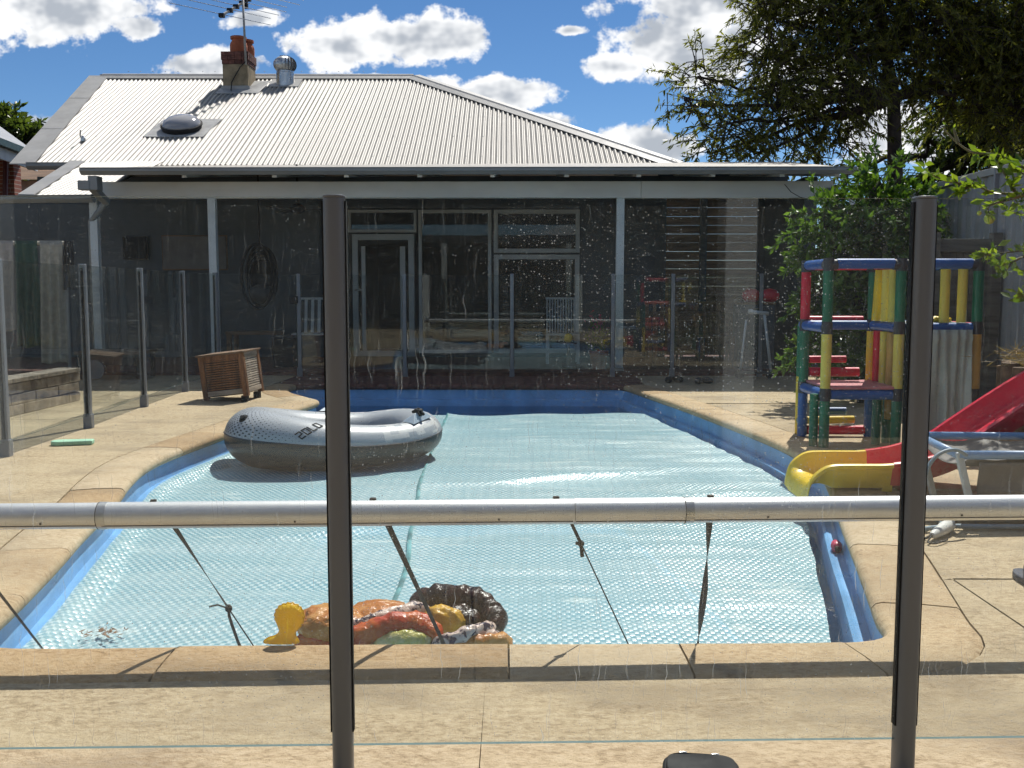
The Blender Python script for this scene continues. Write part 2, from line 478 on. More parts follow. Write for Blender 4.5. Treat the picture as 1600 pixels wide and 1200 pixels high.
M['glass_clean'] = glass_mat('clean glass face', (0.97, 0.985, 0.98), -1)
M['glass_edge'] = mat('polished green glass edge', (0.15, 0.22, 0.21), 0.2, var=0.03)

# rolled aluminium
m, T, out = new_mat('satin aluminium')
oc = T.n('ShaderNodeTexCoord').outputs['Object']
p = T.n('ShaderNodeBsdfPrincipled'); p.inputs['Metallic'].default_value = 0.6
n = T.noise(oc, 9, 6, 0.7)
T.l(T.mix(T.ss(n, 0.3, 0.75), (0.66, 0.67, 0.68, 1), (0.74, 0.75, 0.75, 1)), p.inputs['Base Color'])
p.inputs['Roughness'].default_value = 0.42
T.l(p.outputs[0], out.inputs[0]); M['alu'] = m

# pool water: clear, slightly rippled
m, T, out = new_mat('pool water')
oc = T.n('ShaderNodeTexCoord').outputs['Object']
b = T.n('ShaderNodeBump'); b.inputs['Strength'].default_value = 0.10; b.inputs['Distance'].default_value = 0.02
T.l(T.noise(T.mapping(oc, (1, 0.7, 1)), 5, 3), b.inputs['Height'])
fr = T.n('ShaderNodeFresnel'); fr.inputs['IOR'].default_value = 1.33; T.l(b.outputs[0], fr.inputs['Normal'])
tr = T.n('ShaderNodeBsdfTransparent'); tr.inputs[0].default_value = (0.62, 0.86, 0.95, 1)
gl = T.n('ShaderNodeBsdfGlossy'); gl.inputs['Roughness'].default_value = 0.03; T.l(b.outputs[0], gl.inputs['Normal'])
mx = T.n('ShaderNodeMixShader'); T.l(fr.outputs[0], mx.inputs[0]); T.l(tr.outputs[0], mx.inputs[1]); T.l(gl.outputs[0], mx.inputs[2])
T.l(mx.outputs[0], out.inputs[0]); M['water'] = m

# solar blanket: rows of small bubbles in pale blue plastic
m, T, out = new_mat('bubble pool blanket')
oc = T.n('ShaderNodeTexCoord').outputs['Object']
warp = T.n('ShaderNodeVectorMath', operation='ADD')
wn = T.n('ShaderNodeTexNoise'); wn.inputs['Scale'].default_value = 1.1; T.l(oc, wn.inputs['Vector'])
T.l(oc, warp.inputs[0]); T.l(T.vmath('MULTIPLY', wn.outputs['Color'], (0.05, 0.05, 0)), warp.inputs[1])
sp = T.n('ShaderNodeSeparateXYZ'); T.l(warp.outputs[0], sp.inputs[0])
bx = T.math('SINE', T.math('MULTIPLY', sp.outputs[0], 2 * math.pi / 0.037))
row = T.math('MULTIPLY', sp.outputs[1], 2 * math.pi / 0.048)
by = T.math('SINE', row)
chk = T.math('MULTIPLY', bx, by)                                    # staggered rows
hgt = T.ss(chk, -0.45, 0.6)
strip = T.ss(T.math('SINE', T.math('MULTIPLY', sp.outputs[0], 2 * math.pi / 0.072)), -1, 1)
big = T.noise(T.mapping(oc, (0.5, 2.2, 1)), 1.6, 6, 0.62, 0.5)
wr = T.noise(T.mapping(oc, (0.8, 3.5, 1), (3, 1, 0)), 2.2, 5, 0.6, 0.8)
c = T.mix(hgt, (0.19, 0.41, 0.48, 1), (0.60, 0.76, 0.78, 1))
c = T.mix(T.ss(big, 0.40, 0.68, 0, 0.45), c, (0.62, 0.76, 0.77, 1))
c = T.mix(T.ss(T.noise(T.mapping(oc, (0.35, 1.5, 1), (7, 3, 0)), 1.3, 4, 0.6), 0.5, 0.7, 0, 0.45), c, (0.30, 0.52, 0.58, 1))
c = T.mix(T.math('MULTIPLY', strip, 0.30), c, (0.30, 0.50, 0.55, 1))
c = T.mix(T.ss(wr, 0.58, 0.68, 0, 0.55), c, (0.74, 0.86, 0.84, 1))  # highlights along the wrinkles painted pale into the colour
p = T.n('ShaderNodeBsdfPrincipled'); T.l(c, p.inputs['Base Color']); p.inputs['Roughness'].default_value = 0.27
p.inputs['Specular IOR Level'].default_value = 0.5
b = T.n('ShaderNodeBump'); b.inputs['Strength'].default_value = 0.5; b.inputs['Distance'].default_value = 0.005
T.l(T.math('ADD', hgt, T.math('MULTIPLY', T.math('ADD', wr, big), 5.0)), b.inputs['Height']); T.l(b.outputs[0], p.inputs['Normal'])
tr = T.n('ShaderNodeBsdfTransparent'); tr.inputs[0].default_value = (0.72, 0.93, 0.95, 1)
mx = T.n('ShaderNodeMixShader'); mx.inputs[0].default_value = 0.16
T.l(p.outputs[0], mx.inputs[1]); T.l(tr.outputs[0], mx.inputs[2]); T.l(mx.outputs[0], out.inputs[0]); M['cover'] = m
M['seam'] = mat('teal welded seam', (0.13, 0.34, 0.36), 0.4, var=0.25, scale=8)

# ------------------------------------------------------------------ pool outline (x, y)
CTRL = [(-1.52, 2.90), (-0.9, 2.92), (-0.3, 2.94), (0.4, 2.955), (0.90, 2.97), (1.07, 3.00), (1.15, 3.08), (1.175, 3.22), (1.24, 3.5), (1.335, 3.9),
        (1.47, 4.5), (1.66, 5.3), (1.785, 6.0), (1.80, 6.6), (1.755, 7.2), (1.62, 8.2), (1.45, 9.25), (1.27, 10.2), (1.14, 10.9), (1.06, 11.06),
        (0.8, 11.09), (-0.8, 11.10), (-2.35, 11.10), (-2.53, 11.06), (-2.58, 10.9), (-2.47, 10.3), (-2.15, 9.75), (-2.0, 9.5), (-1.99, 9.32), (-2.05, 8.9), (-2.14, 8.3),
        (-2.24, 7.36), (-2.31, 6.6), (-2.32, 6.1), (-2.24, 5.6), (-2.07, 4.9), (-1.95, 4.3), (-1.86, 3.9), (-1.75, 3.35), (-1.70, 3.08), (-1.64, 2.95)]
def true_y(y):
    v = (453 + 1627.0 / y - 600) / F_PX
    return y * (math.cos(PITCH) - v * math.sin(PITCH))
CTRL = [(x, true_y(y)) for x, y in CTRL]
def catmull(pts, per=10):
    n = len(pts); out = []
    for i in range(n):
        p0, p1, p2, p3 = [np.array(pts[(i + k) % n]) for k in (-1, 0, 1, 2)]
        L = np.linalg.norm(p2 - p1); k = max(3, int(L / 0.06))
        for j in range(k):
            t = j / k
            # centripetal-ish: scale tangents by segment length
            l0 = np.linalg.norm(p1 - p0); l2 = np.linalg.norm(p3 - p2)
            m1 = (p2 - p0) * L / max(1e-6, (L + l0)); m2 = (p3 - p1) * L / max(1e-6, (L + l2))
            h = (2 * t**3 - 3 * t**2 + 1) * p1 + (t**3 - 2 * t**2 + t) * m1 + (-2 * t**3 + 3 * t**2) * p2 + (t**3 - t**2) * m2
            out.append(h)
    return np.array(out)
EDGE = catmull(CTRL)
NE = len(EDGE)
_t = np.roll(EDGE, -1, 0) - np.roll(EDGE, 1, 0)
_t /= np.linalg.norm(_t, axis=1)[:, None]
NRM = np.stack([_t[:, 1], -_t[:, 0]], 1)            # outward for a counter-clockwise outline
for _ in range(3):
    NRM = NRM + np.roll(NRM, 1, 0) + np.roll(NRM, -1, 0); NRM /= np.linalg.norm(NRM, axis=1)[:, None]
def off(d): return EDGE + NRM * d
def near_i(x, y, d=0.0):
    return int(np.argmin(np.sum((off(d) - np.array((x, y)))**2, 1)))

# ground sheet with the pool cut out of it
def sheet_with_hole(name, outer, hole, z, material):
    bm = bmesh.new()
    vo = [bm.verts.new((p[0], p[1], z)) for p in outer]; vh = [bm.verts.new((p[0], p[1], z)) for p in hole]
    es = [bm.edges.new((vs[i], vs[(i + 1) % len(vs)])) for vs in (vo, vh) for i in range(len(vs))]
    bmesh.ops.triangle_fill(bm, edges=es, use_beauty=True)
    bmesh.ops.recalc_face_normals(bm, faces=bm.faces)
    for f in bm.faces:
        if f.normal.z < 0: f.normal_flip()
    me = bpy.data.meshes.new(name); bm.to_mesh(me); bm.free(); me.materials.append(material)
    o = bpy.data.objects.new(name, me); COL.objects.link(o); return o
hole = off(0.13)[::3]
structure(sheet_with_hole('ground', [(-400, -300), (400, -300), (400, 600), (-400, 600)], hole, -0.066, M['soil']))

# coping stones
coping = bpy.data.objects.new('pool_coping', None); COL.objects.link(coping); structure(coping)
PROF = [(0.02, -0.064), (-0.018, -0.058), (-0.032, -0.040), (-0.032, -0.022), (-0.02, -0.006), (0.0, 0.0), (0.12, 0.003), (0.236, 0.0), (0.246, -0.008), (0.246, -0.064)]
def sweep_piece(pts, nrm, prof, zj=0.0):
    mb = MB(); k = len(prof); n = len(pts)
    for p, q in zip(pts, nrm):
        for (d, z) in prof: mb.v.append((p[0] + q[0] * d, p[1] + q[1] * d, z + zj))
    for i in range(n - 1):
        for j in range(k):
            j2 = (j + 1) % k
            mb.f.append((i * k + j, i * k + j2, (i + 1) * k + j2, (i + 1) * k + j))
    mb.f.append(tuple(range(k))); mb.f.append(tuple((n - 1) * k + j for j in range(k - 1, -1, -1)))
    mb.m = [0] * len(mb.f)
    return mb
def along(s0, s1):
    """points and normals of the outline between two arc lengths"""
    ss = np.concatenate([[s0], ARC[(ARC > s0 + 1e-4) & (ARC < s1 - 1e-4)], [s1]])
    ext = np.vstack([EDGE, EDGE[:1]]); exn = np.vstack([NRM, NRM[:1]])
    px = np.interp(ss, ARCX, ext[:, 0]); py = np.interp(ss, ARCX, ext[:, 1])
    nx = np.interp(ss, ARCX, exn[:, 0]); ny = np.interp(ss, ARCX, exn[:, 1])
    nn_ = np.stack([nx, ny], 1); nn_ /= np.linalg.norm(nn_, axis=1)[:, None]
    return np.stack([px, py], 1), nn_
seg = np.linalg.norm(np.roll(EDGE, -1, 0) - EDGE, axis=1)
ARCX = np.concatenate([[0], np.cumsum(seg)]); ARC = ARCX[:-1]; TOTAL = ARCX[-1]
i_far0, i_far1 = near_i(1.14, 10.95), near_i(-2.55, 10.95)
def arc_at(x, y): return ARC[near_i(x, y)]
joints = [arc_at(G(px, py).x, G(px, py).y) for (px, py) in ((262, 1010), (807, 1004), (1072, 1003), (1318, 999))]
joints += [arc_at(1.19, 3.28), arc_at(1.27, 3.62), arc_at(1.37, 4.05), arc_at(1.50, 4.65), arc_at(1.66, 5.3), arc_at(1.78, 5.95), arc_at(1.80, 6.6),
           arc_at(1.74, 7.3), arc_at(1.64, 8.0), arc_at(1.54, 8.7), arc_at(1.43, 9.4), arc_at(1.30, 10.05), ARC[i_far0], ARC[i_far1]]
joints += [arc_at(-2.5, 10.4), arc_at(-2.2, 9.8), arc_at(-1.995, 9.3), arc_at(-2.1, 8.6), arc_at(-2.18, 7.9), arc_at(-2.25, 7.2), arc_at(-2.32, 6.5), arc_at(-2.29, 5.85),
           arc_at(-2.15, 5.2), arc_at(-2.0, 4.55), arc_at(-1.87, 3.95), arc_at(-1.74, 3.35), arc_at(-1.64, 2.95)]
joints = sorted(joints)
for a, b in zip(joints, joints[1:] + [joints[0] + TOTAL]):
    if abs(a - ARC[i_far0]) < 1e-3:                      # far end: a row of header bricks
        nb = int((b - a) / 0.115); stp = (b - a) / nb
        for k in range(nb):
            pts, nr = along(a + k * stp + 0.004, a + (k + 1) * stp - 0.004)
            sweep_piece(pts, nr, PROF, rng.uniform(-0.003, 0.003)).build('coping_brick', M['brick_dark'], coping)
        continue
    if b > TOTAL:
        p1, n1_ = along(a + 0.005, TOTAL); p2, n2_ = along(0, b - TOTAL - 0.005)
        pts, nr = np.vstack([p1, p2[1:]]), np.vstack([n1_, n2_[1:]])
    else:
        pts, nr = along(a + 0.003, b - 0.003)
    cm_ = 'coping_b' if b > TOTAL or a < .05 else rng.choice(('coping', 'coping', 'coping_b', 'coping_c'))
    sweep_piece(pts, nr, PROF, rng.uniform(-0.002, 0.002)).build('coping_stone', M[cm_], coping, auto=50)

mb = MB(); gp = [(-0.012, -0.062), (-0.012, -0.014), (0.24, -0.012), (0.24, -0.062)]
for i in range(NE):
    for (d, z) in gp: mb.v.append((EDGE[i, 0] + NRM[i, 0] * d, EDGE[i, 1] + NRM[i, 1] * d, z))
for i in range(NE):
    for j in range(4): mb.f.append((i * 4 + j, i * 4 + (j + 1) % 4, ((i + 1) % NE) * 4 + (j + 1) % 4, ((i + 1) % NE) * 4 + j))
mb.m = [0] * len(mb.f); mb.build('grout_bed', M['soil'], coping)
# deck slabs round the coping
deck = bpy.data.objects.new('pool_deck', None); COL.objects.link(deck); structure(deck)
OUT = off(0.250)
def slab(a, b, outer, z=-0.004):
    i0, i1 = near_i(*a, 0.250), near_i(*b, 0.250)
    idx = list(range(i0, i1 + 1)) if i1 >= i0 else list(range(i0, NE)) + list(range(0, i1 + 1))
    poly = [tuple(OUT[i]) for i in idx] + outer
    c = np.mean(poly, 0)
    MB().prism(poly, -0.064, z).build('paving_slab', M['deck'], deck)
g = 0.004
XJ = -0.085
slab((-1.75, 2.70), (XJ - g, 2.68), [(XJ - g, 0.9), (-2.6, 0.9), (-2.6, 2.9), (-1.86, 2.9)])
slab((XJ + g, 2.68), (1.53, 3.575), [(1.565, 3.575), (1.565, 0.9), (XJ + g, 0.9)])
MB().prism([(1.573, 3.578), (3.9, 3.578), (3.9, 0.9), (1.577, 0.9)], -0.064, -0.004).build('paving_slab', M['deck'], deck)
slab((1.54, 3.585), (1.90, 5.2), [(3.9, 5.2), (3.9, 3.586)])
slab((1.905, 5.215), (2.0, 7.2), [(3.9, 7.2), (3.9, 5.212)])
slab((2.0, 7.215), (1.72, 9.2), [(3.9, 9.2), (3.9, 7.212)])
slab((1.72, 9.215), (1.38, 11.0), [(1.38, 12.2), (3.9, 12.2), (3.9, 9.212)])
slab((-2.82, 10.95), (-2.42, 9.85), [(-4.2, 9.85), (-4.2, 12.2), (-2.82, 12.2)])
slab((-2.42, 9.835), (-2.42, 8.0), [(-4.2, 8.0), (-4.2, 9.838)])
slab((-2.42, 7.985), (-2.57, 6.2), [(-4.2, 6.2), (-4.2, 7.988)])
slab((-2.57, 6.185), (-2.2, 4.5), [(-4.2, 4.5), (-4.2, 6.188)])
slab((-2.2, 4.485), (-1.86, 2.91), [(-4.2, 2.91), (-4.2, 4.488)])
for (x0, x1, y0, y1) in ((-9, -4.212, 8.0, 12.2), (-9, -4.212, 2.91, 7.988), (-9, -2.612, -4, 2.898), (-2.6, XJ - g, -4, 0.888), (XJ + g, 3.9, -4, 0.888)):
    MB().prism([(x0, y0), (x1, y0), (x1, y1), (x0, y1)], -0.064, -0.004).build('paving_slab', M['deck'], deck)
MB().prism([(-2.81, 11.36), (1.37, 11.36), (1.37, 12.2), (-2.81, 12.2)], -0.064, -0.006).build('paving_slab', M['brick_dark'], deck)

# pool shell
pool = bpy.data.objects.new('swimming_pool', None); COL.objects.link(pool)
structure(pool)
SP = [(0.03, -0.06), (0.0, -0.066), (-0.008, -0.14), (-0.016, -0.163), (-0.050, -0.168), (-0.064, -0.162), (-0.078, -0.170), (-0.086, -0.20), (-0.11, -0.45), (-0.18, -1.25)]
mb = MB(); k = len(SP)
for i in range(NE):
    for (d, z) in SP: mb.v.append((EDGE[i, 0] + NRM[i, 0] * d, EDGE[i, 1] + NRM[i, 1] * d, z))
for i in range(NE):
    i2 = (i + 1) % NE
    for j in range(k - 1): mb.f.append((i * k + j, i2 * k + j, i2 * k + j + 1, i * k + j + 1)[::-1])
mb.f.append(tuple(i * k + k - 1 for i in range(NE)))
mb.m = [0] * len(mb.f)
mb.build('pool_shell', M['shell'], pool, auto=40)
mb = MB(); wl = off(-0.085); mb.v = [(p[0], p[1], -0.238) for p in wl]; mb.f = [tuple(range(NE))]; mb.m = [0]
structure(mb.build('pool_water', M['water']))

# verandah floor
mb = MB(); mb.prism([(-9, 12.22), (4.6, 12.22), (4.6, 16), (-9, 16)], -0.064, 0.035)
structure(mb.build('verandah_floor', M['brick_dark']))

# ================================================================== the house
house = thing('house', 'low house with cream corrugated roof and dark verandah beyond the pool', 'house')
EA = R(1.0)
ue = Vector((math.cos(EA), math.sin(EA), 0))
PITCH_R = math.atan(0.51)
perp = Vector((-math.sin(EA), math.cos(EA), 0))
se = perp * math.cos(PITCH_R) + Vector((0, 0, math.sin(PITCH_R)))
ne = ue.cross(se)
E0 = Vector((-7.25, 14.40, 2.87))
def corrugated(o, u, s, poly, period=0.076, amp=0.0135, rows=5, per=8):
    """corrugated sheet in the plane (o, u, s); poly is its outline in (u, s)"""
    n = u.cross(s).normalized()
    us = [q[0] for q in poly]; u0, u1 = min(us), max(us)
    k = int((u1 - u0) / (period / per)); mb = MB(); cols = 0
    for i in range(k + 1):
        uu_ = u0 + (u1 - u0) * (i + 0.0) / k; uu_ = min(max(uu_, u0 + 1e-5), u1 - 1e-5)
        hit = []
        for a, b in zip(poly, poly[1:] + poly[:1]):
            if (a[0] - uu_) * (b[0] - uu_) <= 0 and abs(a[0] - b[0]) > 1e-9:
                t = (uu_ - a[0]) / (b[0] - a[0]); hit.append(a[1] + t * (b[1] - a[1]))
        lo, hi = min(hit), max(hit)
        h = amp * math.sin(2 * math.pi * uu_ / period) + 0.003 * (int(uu_ / (period * 10) + 100) % 2)
        for r_ in range(rows + 1):
            mb.v.append(tuple(o + u * uu_ + s * (lo + (hi - lo) * r_ / rows) + n * h))
        cols += 1
    for i in range(cols - 1):
        for r_ in range(rows):
            a = i * (rows + 1) + r_
            mb.f.append((a, a + rows + 1, a + rows + 2, a + 1))
    mb.m = [0] * len(mb.f)
    return mb
def roof_at(px, py, lift=0.0):
    """where the ray through a pixel meets the front roof slope"""
    d = ray(px, py); o = Vector((0, 0, CAM_H)); e = E0 + ne * lift
    t = (e - o).dot(ne) / d.dot(ne); return o + d * t
def us_of(p):
    q = p - E0; return q.dot(ue), q.dot(se)
rl, rr = us_of(roof_at(168, 119)), us_of(roof_at(645, 123))
ridge_s = (rl[1] + rr[1]) / 2
hipc = us_of(roof_at(1030, 258))
el = us_of(roof_at(48, 258))
MAIN = [(el[0], el[1]), (hipc[0] + 0.25, hipc[1] - 0.03), (rr[0], ridge_s), (rl[0], ridge_s)]
roof = corrugated(E0, ue, se, MAIN).build('roof', M['roof'], house, smooth=True)
pt = lambda q, l=0.0: E0 + ue * q[0] + se * q[1] + ne * l
# back slopes so the roof is a body, not a sheet
mb = MB()
rL, rR, hB, eL = pt(MAIN[3]), pt(MAIN[2]), pt(MAIN[1]), pt(MAIN[0])
bk = 2 * (rL - eL).dot(perp)
mb.add([rL, rR, hB + perp * bk, eL + perp * bk, hB], [(0, 1, 2, 3), (1, 4, 2)])
mb.build('rear_roof', M['roof'], house)
mb = MB(); mb.add([eL + Vector((0.15, 0, -0.02)), rL + Vector((0.15, 0, -0.05)), eL + perp * bk + Vector((0.15, 0, -0.02))], [(0, 1, 2)])
mb.build('gable_wall', M['cream'], house)
def capping(a, b, wd, name='ridge_capping', side=0.0):
    mb = MB(); a, b = Vector(a), Vector(b); d = (b - a).normalized(); x = d.cross(ne).normalized()
    k = 6
    for i in range(k + 1):
        p = a.lerp(b, i / k)
        for t, h in ((-wd / 2, 0.016), (-wd / 2, 0.026), (-0.03, 0.040), (0, 0.055), (0.03, 0.040), (wd / 2, 0.026), (wd / 2, 0.016)):
            mb.v.append(tuple(p + x * (t + side) + ne * h))
    for i in range(k):
        for j in range(6): a_ = i * 7 + j; mb.f.append((a_, a_ + 1, a_ + 8, a_ + 7))
    mb.m = [0] * len(mb.f)
    return mb.build(name, M['flash'], roof)
capping(rL - ue * 0.1, rR, 0.30)
capping(rR, hB, 0.30, 'hip_capping')
# wide barge flashing on the left rake, in three lapped lengths
for a, b in ((0.0, 0.345), (0.34, 0.70), (0.695, 1.0)):
    p0, p1 = eL.lerp(rL, a), eL.lerp(rL, b)
    mb = MB(); d = (p1 - p0); lift = 0.024 + 0.004 * (a > 0.1) + 0.004 * (a > 0.5)
    x = ue
    vs = [p0 - x * 0.30 + ne * lift, p0 + x * 0.05 + ne * lift, p1 + x * 0.05 + ne * lift, p1 - x * 0.30 + ne * lift]
    vs += [v - Vector((0, 0, 0.012)) for v in vs]
    mb.add(vs, [(0, 1, 2, 3), (7, 6, 5, 4), (0, 4, 5, 1), (1, 5, 6, 2), (2, 6, 7, 3), (3, 7, 4, 0)])
    mb.build('barge_flashing', M['flash'], roof)
# rows of roof screws
mb = MB()
for s_ in (0.25, 1.15, 2.1, 3.1, 4.1, 4.8):
    for k in range(0, 60):
        u_ = k * 0.228 + 0.019
        for a, b in ((MAIN[0], MAIN[3]),):
            lo = a[0] + (b[0] - a[0]) * (s_ / ridge_s)
        hi = MAIN[1][0] + (MAIN[2][0] - MAIN[1][0]) * (s_ / ridge_s)
        if lo + 0.1 < u_ < hi - 0.15:
            mb.lathe(pt((u_, s_ + rng.uniform(-.012, .012)), 0.009), [(0.012, 0), (0.012, 0.004), (0.006, 0.008)], 6, 0, ne)
o = mb.build('roof_screws', M['lead'], roof); o['kind'] = 'stuff'

# left lean-to: lower pitch sheet with its own flashing and gutter
q = [P(118, 254, 14.30), P(150, 262, 13.9), P(150, 309, 12.35), P(36, 307, 12.5)]
lo_o = q[3]; lo_u = (q[2] - q[3]); lo_u.z = 0; lo_u.normalize()
top = q[0]; lo_s = (top - lo_o); lo_s = lo_s - lo_u * lo_s.dot(lo_u); lo_s.normalize()
w2 = lambda v: ((v - lo_o).dot(lo_u), (v - lo_o).dot(lo_s))
pl = [w2(q[3]), (w2(q[2])[0], 0.0), (w2(q[2])[0], w2(q[0])[1]), w2(q[0])]
side_roof = corrugated(lo_o, lo_u, lo_s, pl, rows=3).build('side_roof', M['roof'], house, smooth=True)
nlo = lo_u.cross(lo_s).normalized()
mb = MB(); a, b = q[3], q[0]; x = lo_u
vs = [a - x * 0.06 + nlo * 0.034, a + x * 0.16 + nlo * 0.024, b + x * 0.16 + nlo * 0.024, b - x * 0.06 + nlo * 0.034]; vs += [v - Vector((0, 0, 0.015)) for v in vs]
mb.add(vs, [(0, 1, 2, 3), (7, 6, 5, 4), (0, 4, 5, 1), (1, 5, 6, 2), (2, 6, 7, 3), (3, 7, 4, 0)]); mb.build('hip_flashing', M['flash'], side_roof)
def gutter(a, b, name, parent, h=0.12, d=0.11):
    a, b = Vector(a), Vector(b); mb = MB(); dr = (b - a).normalized(); o_ = dr.cross(Vector((0, 0, 1)))   # points to the viewer
    prof = [(0, h * .5), (0, 0), (0.02, -0.006), (d * .6, -0.006), (d * .85, 0.02), (d, h * .45), (d, h * .82), (d * .93, h * .86), (d * .93, h), (d * 1.04, h), (d * 1.04, h * .93), (d * 1.02, h * .92)]
    k = len(prof)
    for p in (a, b):
        for (x, z) in prof: mb.v.append(tuple(p + o_ * x + Vector((0, 0, z))))
    for j in range(k - 1): mb.f.append((j, j + 1, k + j + 1, k + j))
    mb.m = [0] * len(mb.f); return mb.build(name, M['gutter'], parent)
ga = P(-60, 318, 12.45); gb = P(150, 319, 12.30); gb.z = ga.z
gutter(ga, gb, 'side_gutter', house, 0.085)
gutter(P(46, 265, 14.32), P(116, 265, 14.34), 'eave_gutter', house, 0.09)
# main verandah gutter, fascia, rafters, beam, posts, roof
YG = 11.95
zg0, zg1 = P(700, 272.5, YG).z, P(700, 262.5, YG).z
xg0, xg1 = P(130, 268, YG).x, P(1335, 268, YG).x
gutter((xg0, YG, zg0), (xg1, YG, zg0), 'verandah_gutter', house, zg1 - zg0)
mb = MB()
mb.add([(xg0, YG, zg1 - .01), (xg1, YG, zg1 - .01), (xg1, 14.9, 2.93), (xg0, 14.5, 2.84)], [(0, 1, 2, 3)])
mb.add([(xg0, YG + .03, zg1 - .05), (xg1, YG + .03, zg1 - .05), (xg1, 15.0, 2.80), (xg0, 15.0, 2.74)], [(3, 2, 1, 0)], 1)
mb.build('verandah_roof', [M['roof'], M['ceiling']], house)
YB = 12.5
for px in (291, 431, 543, 657, 770, 885, 997, 1112, 1220, 1305):
    x = P(px, 280, YG + .1).x
    MB().bar((x, YG + 0.02, zg0 + 0.02), (x, 14.9, zg0 + 0.36), 0.055, 0.10).build('rafter', M['beam'], house)
zb0, zb1 = P(700, 310, YB).z, P(700, 284, YB).z
xb0, xb1 = P(150, 300, YB).x, P(1300, 300, YB).x
xmid = P(1001, 300, YB).x
MB().box2((xb0, YB - 0.045, zb0), (xmid - .002, YB + 0.045, zb1)).build('beam', M['beam'], house, bevel=.004)
MB().box2((xmid + .002, YB - 0.045, zb0), (xb1, YB + 0.045, zb1)).build('beam', M['beam'], house, bevel=.004)
for px in (152, 335, 968, 1330):
    x = P(px, 440, YB).x
    p_ = MB().box2((x - 0.048, YB - 0.046, 0.03), (x + 0.048, YB + 0.046, zb0)).build('verandah_post', M['post_white'], house, bevel=.004)
    MB().box2((x - 0.055, YB - 0.055, 0.035), (x + 0.055, YB + 0.055, 0.075)).build('post_shoe', M['lead'], p_)
# gutter end box and downpipe elbow on the left
mb = MB(); a = P(128, 300, YG); b = P(152, 278, YG)
mb.box2((a.x + .10, YG - .06, a.z + .02), (b.x + .02, YG + .10, b.z + .02)); mb.box2((a.x - .02, YG - .07, a.z + .02), (a.x + .12, YG + .05, a.z + .13))
mb.bar((a.x + .12, YG, a.z + .06), (a.x + .17, YG + .3, a.z - .10), .09, .07)
mb.build('rainhead', M['gutter'], house, bevel=.006)
mb = MB(); mb.tube([(a.x + .15, YG + .3, a.z - .10), (P(152, 300, YB).x - .09, YB, 1.9), (P(152, 300, YB).x - .09, YB, .05)], .04, 10); mb.build('downpipe', M['gutter'], house, smooth=True)
# back wall with openings
YW = 15.0
WH = 2.74
def wall_panel(x0, x1, z0, z1, m='wall_slate'):
    MB().box2((x0, YW, z0), (x1, YW + .18, z1)).build('wall_panel', M[m], house)
wx = lambda px: P(px, 450, YW).x
wz = lambda py: P(800, py, YW).z
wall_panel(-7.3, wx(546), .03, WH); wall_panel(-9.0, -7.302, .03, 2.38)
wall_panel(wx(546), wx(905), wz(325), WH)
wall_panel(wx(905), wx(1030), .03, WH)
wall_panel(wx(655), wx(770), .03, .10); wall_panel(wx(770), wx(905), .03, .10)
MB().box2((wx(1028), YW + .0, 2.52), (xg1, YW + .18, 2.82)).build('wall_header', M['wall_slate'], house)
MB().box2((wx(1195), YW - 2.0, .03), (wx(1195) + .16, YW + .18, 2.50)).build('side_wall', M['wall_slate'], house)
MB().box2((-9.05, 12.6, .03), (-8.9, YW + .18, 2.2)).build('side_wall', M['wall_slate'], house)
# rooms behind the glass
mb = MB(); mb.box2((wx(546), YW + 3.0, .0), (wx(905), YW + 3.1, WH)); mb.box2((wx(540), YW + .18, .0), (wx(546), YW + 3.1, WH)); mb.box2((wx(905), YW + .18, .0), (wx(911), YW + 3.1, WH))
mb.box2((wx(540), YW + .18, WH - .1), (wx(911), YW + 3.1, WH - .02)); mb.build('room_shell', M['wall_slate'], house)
def framed(x0, x1, z0, z1, name, f=.07, pane='window', rails=(), y=YW - .02, fm='door_white', handle=False):
    fr_ = MB()
    fr_.box2((x0, y - .04, z0), (x0 + f, y + .05, z1)); fr_.box2((x1 - f, y - .04, z0), (x1, y + .05, z1))
    fr_.box2((x0 + f, y - .038, z1 - f), (x1 - f, y + .048, z1)); fr_.box2((x0 + f, y - .038, z0), (x1 - f, y + .048, z0 + f))
    for r_ in rails: fr_.box2((x0 + f, y - .036, r_ - f * .5), (x1 - f, y + .046, r_ + f * .5))
    o_ = fr_.build(name, M[fm], house, bevel=.004)
    MB().box2((x0 + f * .9, y - .004, z0 + f * .9), (x1 - f * .9, y + .004, z1 - f * .9)).build('pane', M[pane], o_)
    if handle:
        MB().tube([(x0 + f * .5, y - .04, 1.05), (x0 + f * .5, y - .09, 1.05), (x0 + f * .5 + .12, y - .09, 1.05)], .012, 8).build('handle', M['galv'], o_)
    return o_
dr = framed(wx(552), wx(648), .05, wz(366), 'door', .085, handle=True)
MB().box2((wx(566), YW - .05, .14), (wx(572), YW - .01, wz(385))).build('stile', M['door_white'], dr)
MB().box2((wx(626), YW - .05, .14), (wx(634), YW - .01, wz(385))).build('stile', M['door_white'], dr)
framed(wx(546), wx(652), wz(363), wz(328), 'window', .04)
framed(wx(655), wx(768), .10, wz(328), 'window', .05)
framed(wx(772), wx(905), wz(395), wz(328), 'window', .06)
framed(wx(772), wx(905), .10, wz(398), 'window', .07)
# slatted screen at the right end of the verandah: light shows between the boards
scr = house
zt = wz(316)
for k in range(19):
    z = 0.06 + k * 0.131; thin = .1308 if k < 9 or k % 5 == 2 else .129
    MB().box2((wx(1028.5), YW + .182, z), (wx(1194), YW + .207, z + thin + rng.uniform(-.003, .0))).build('screen_slat', M['timber'], house)
for px in (1036, 1100, 1190):
    MB().box2((wx(px) - .05, YW + .10, .03), (wx(px) + .05, YW + .178, 2.515)).build('screen_post', M['wall_slate'], house)
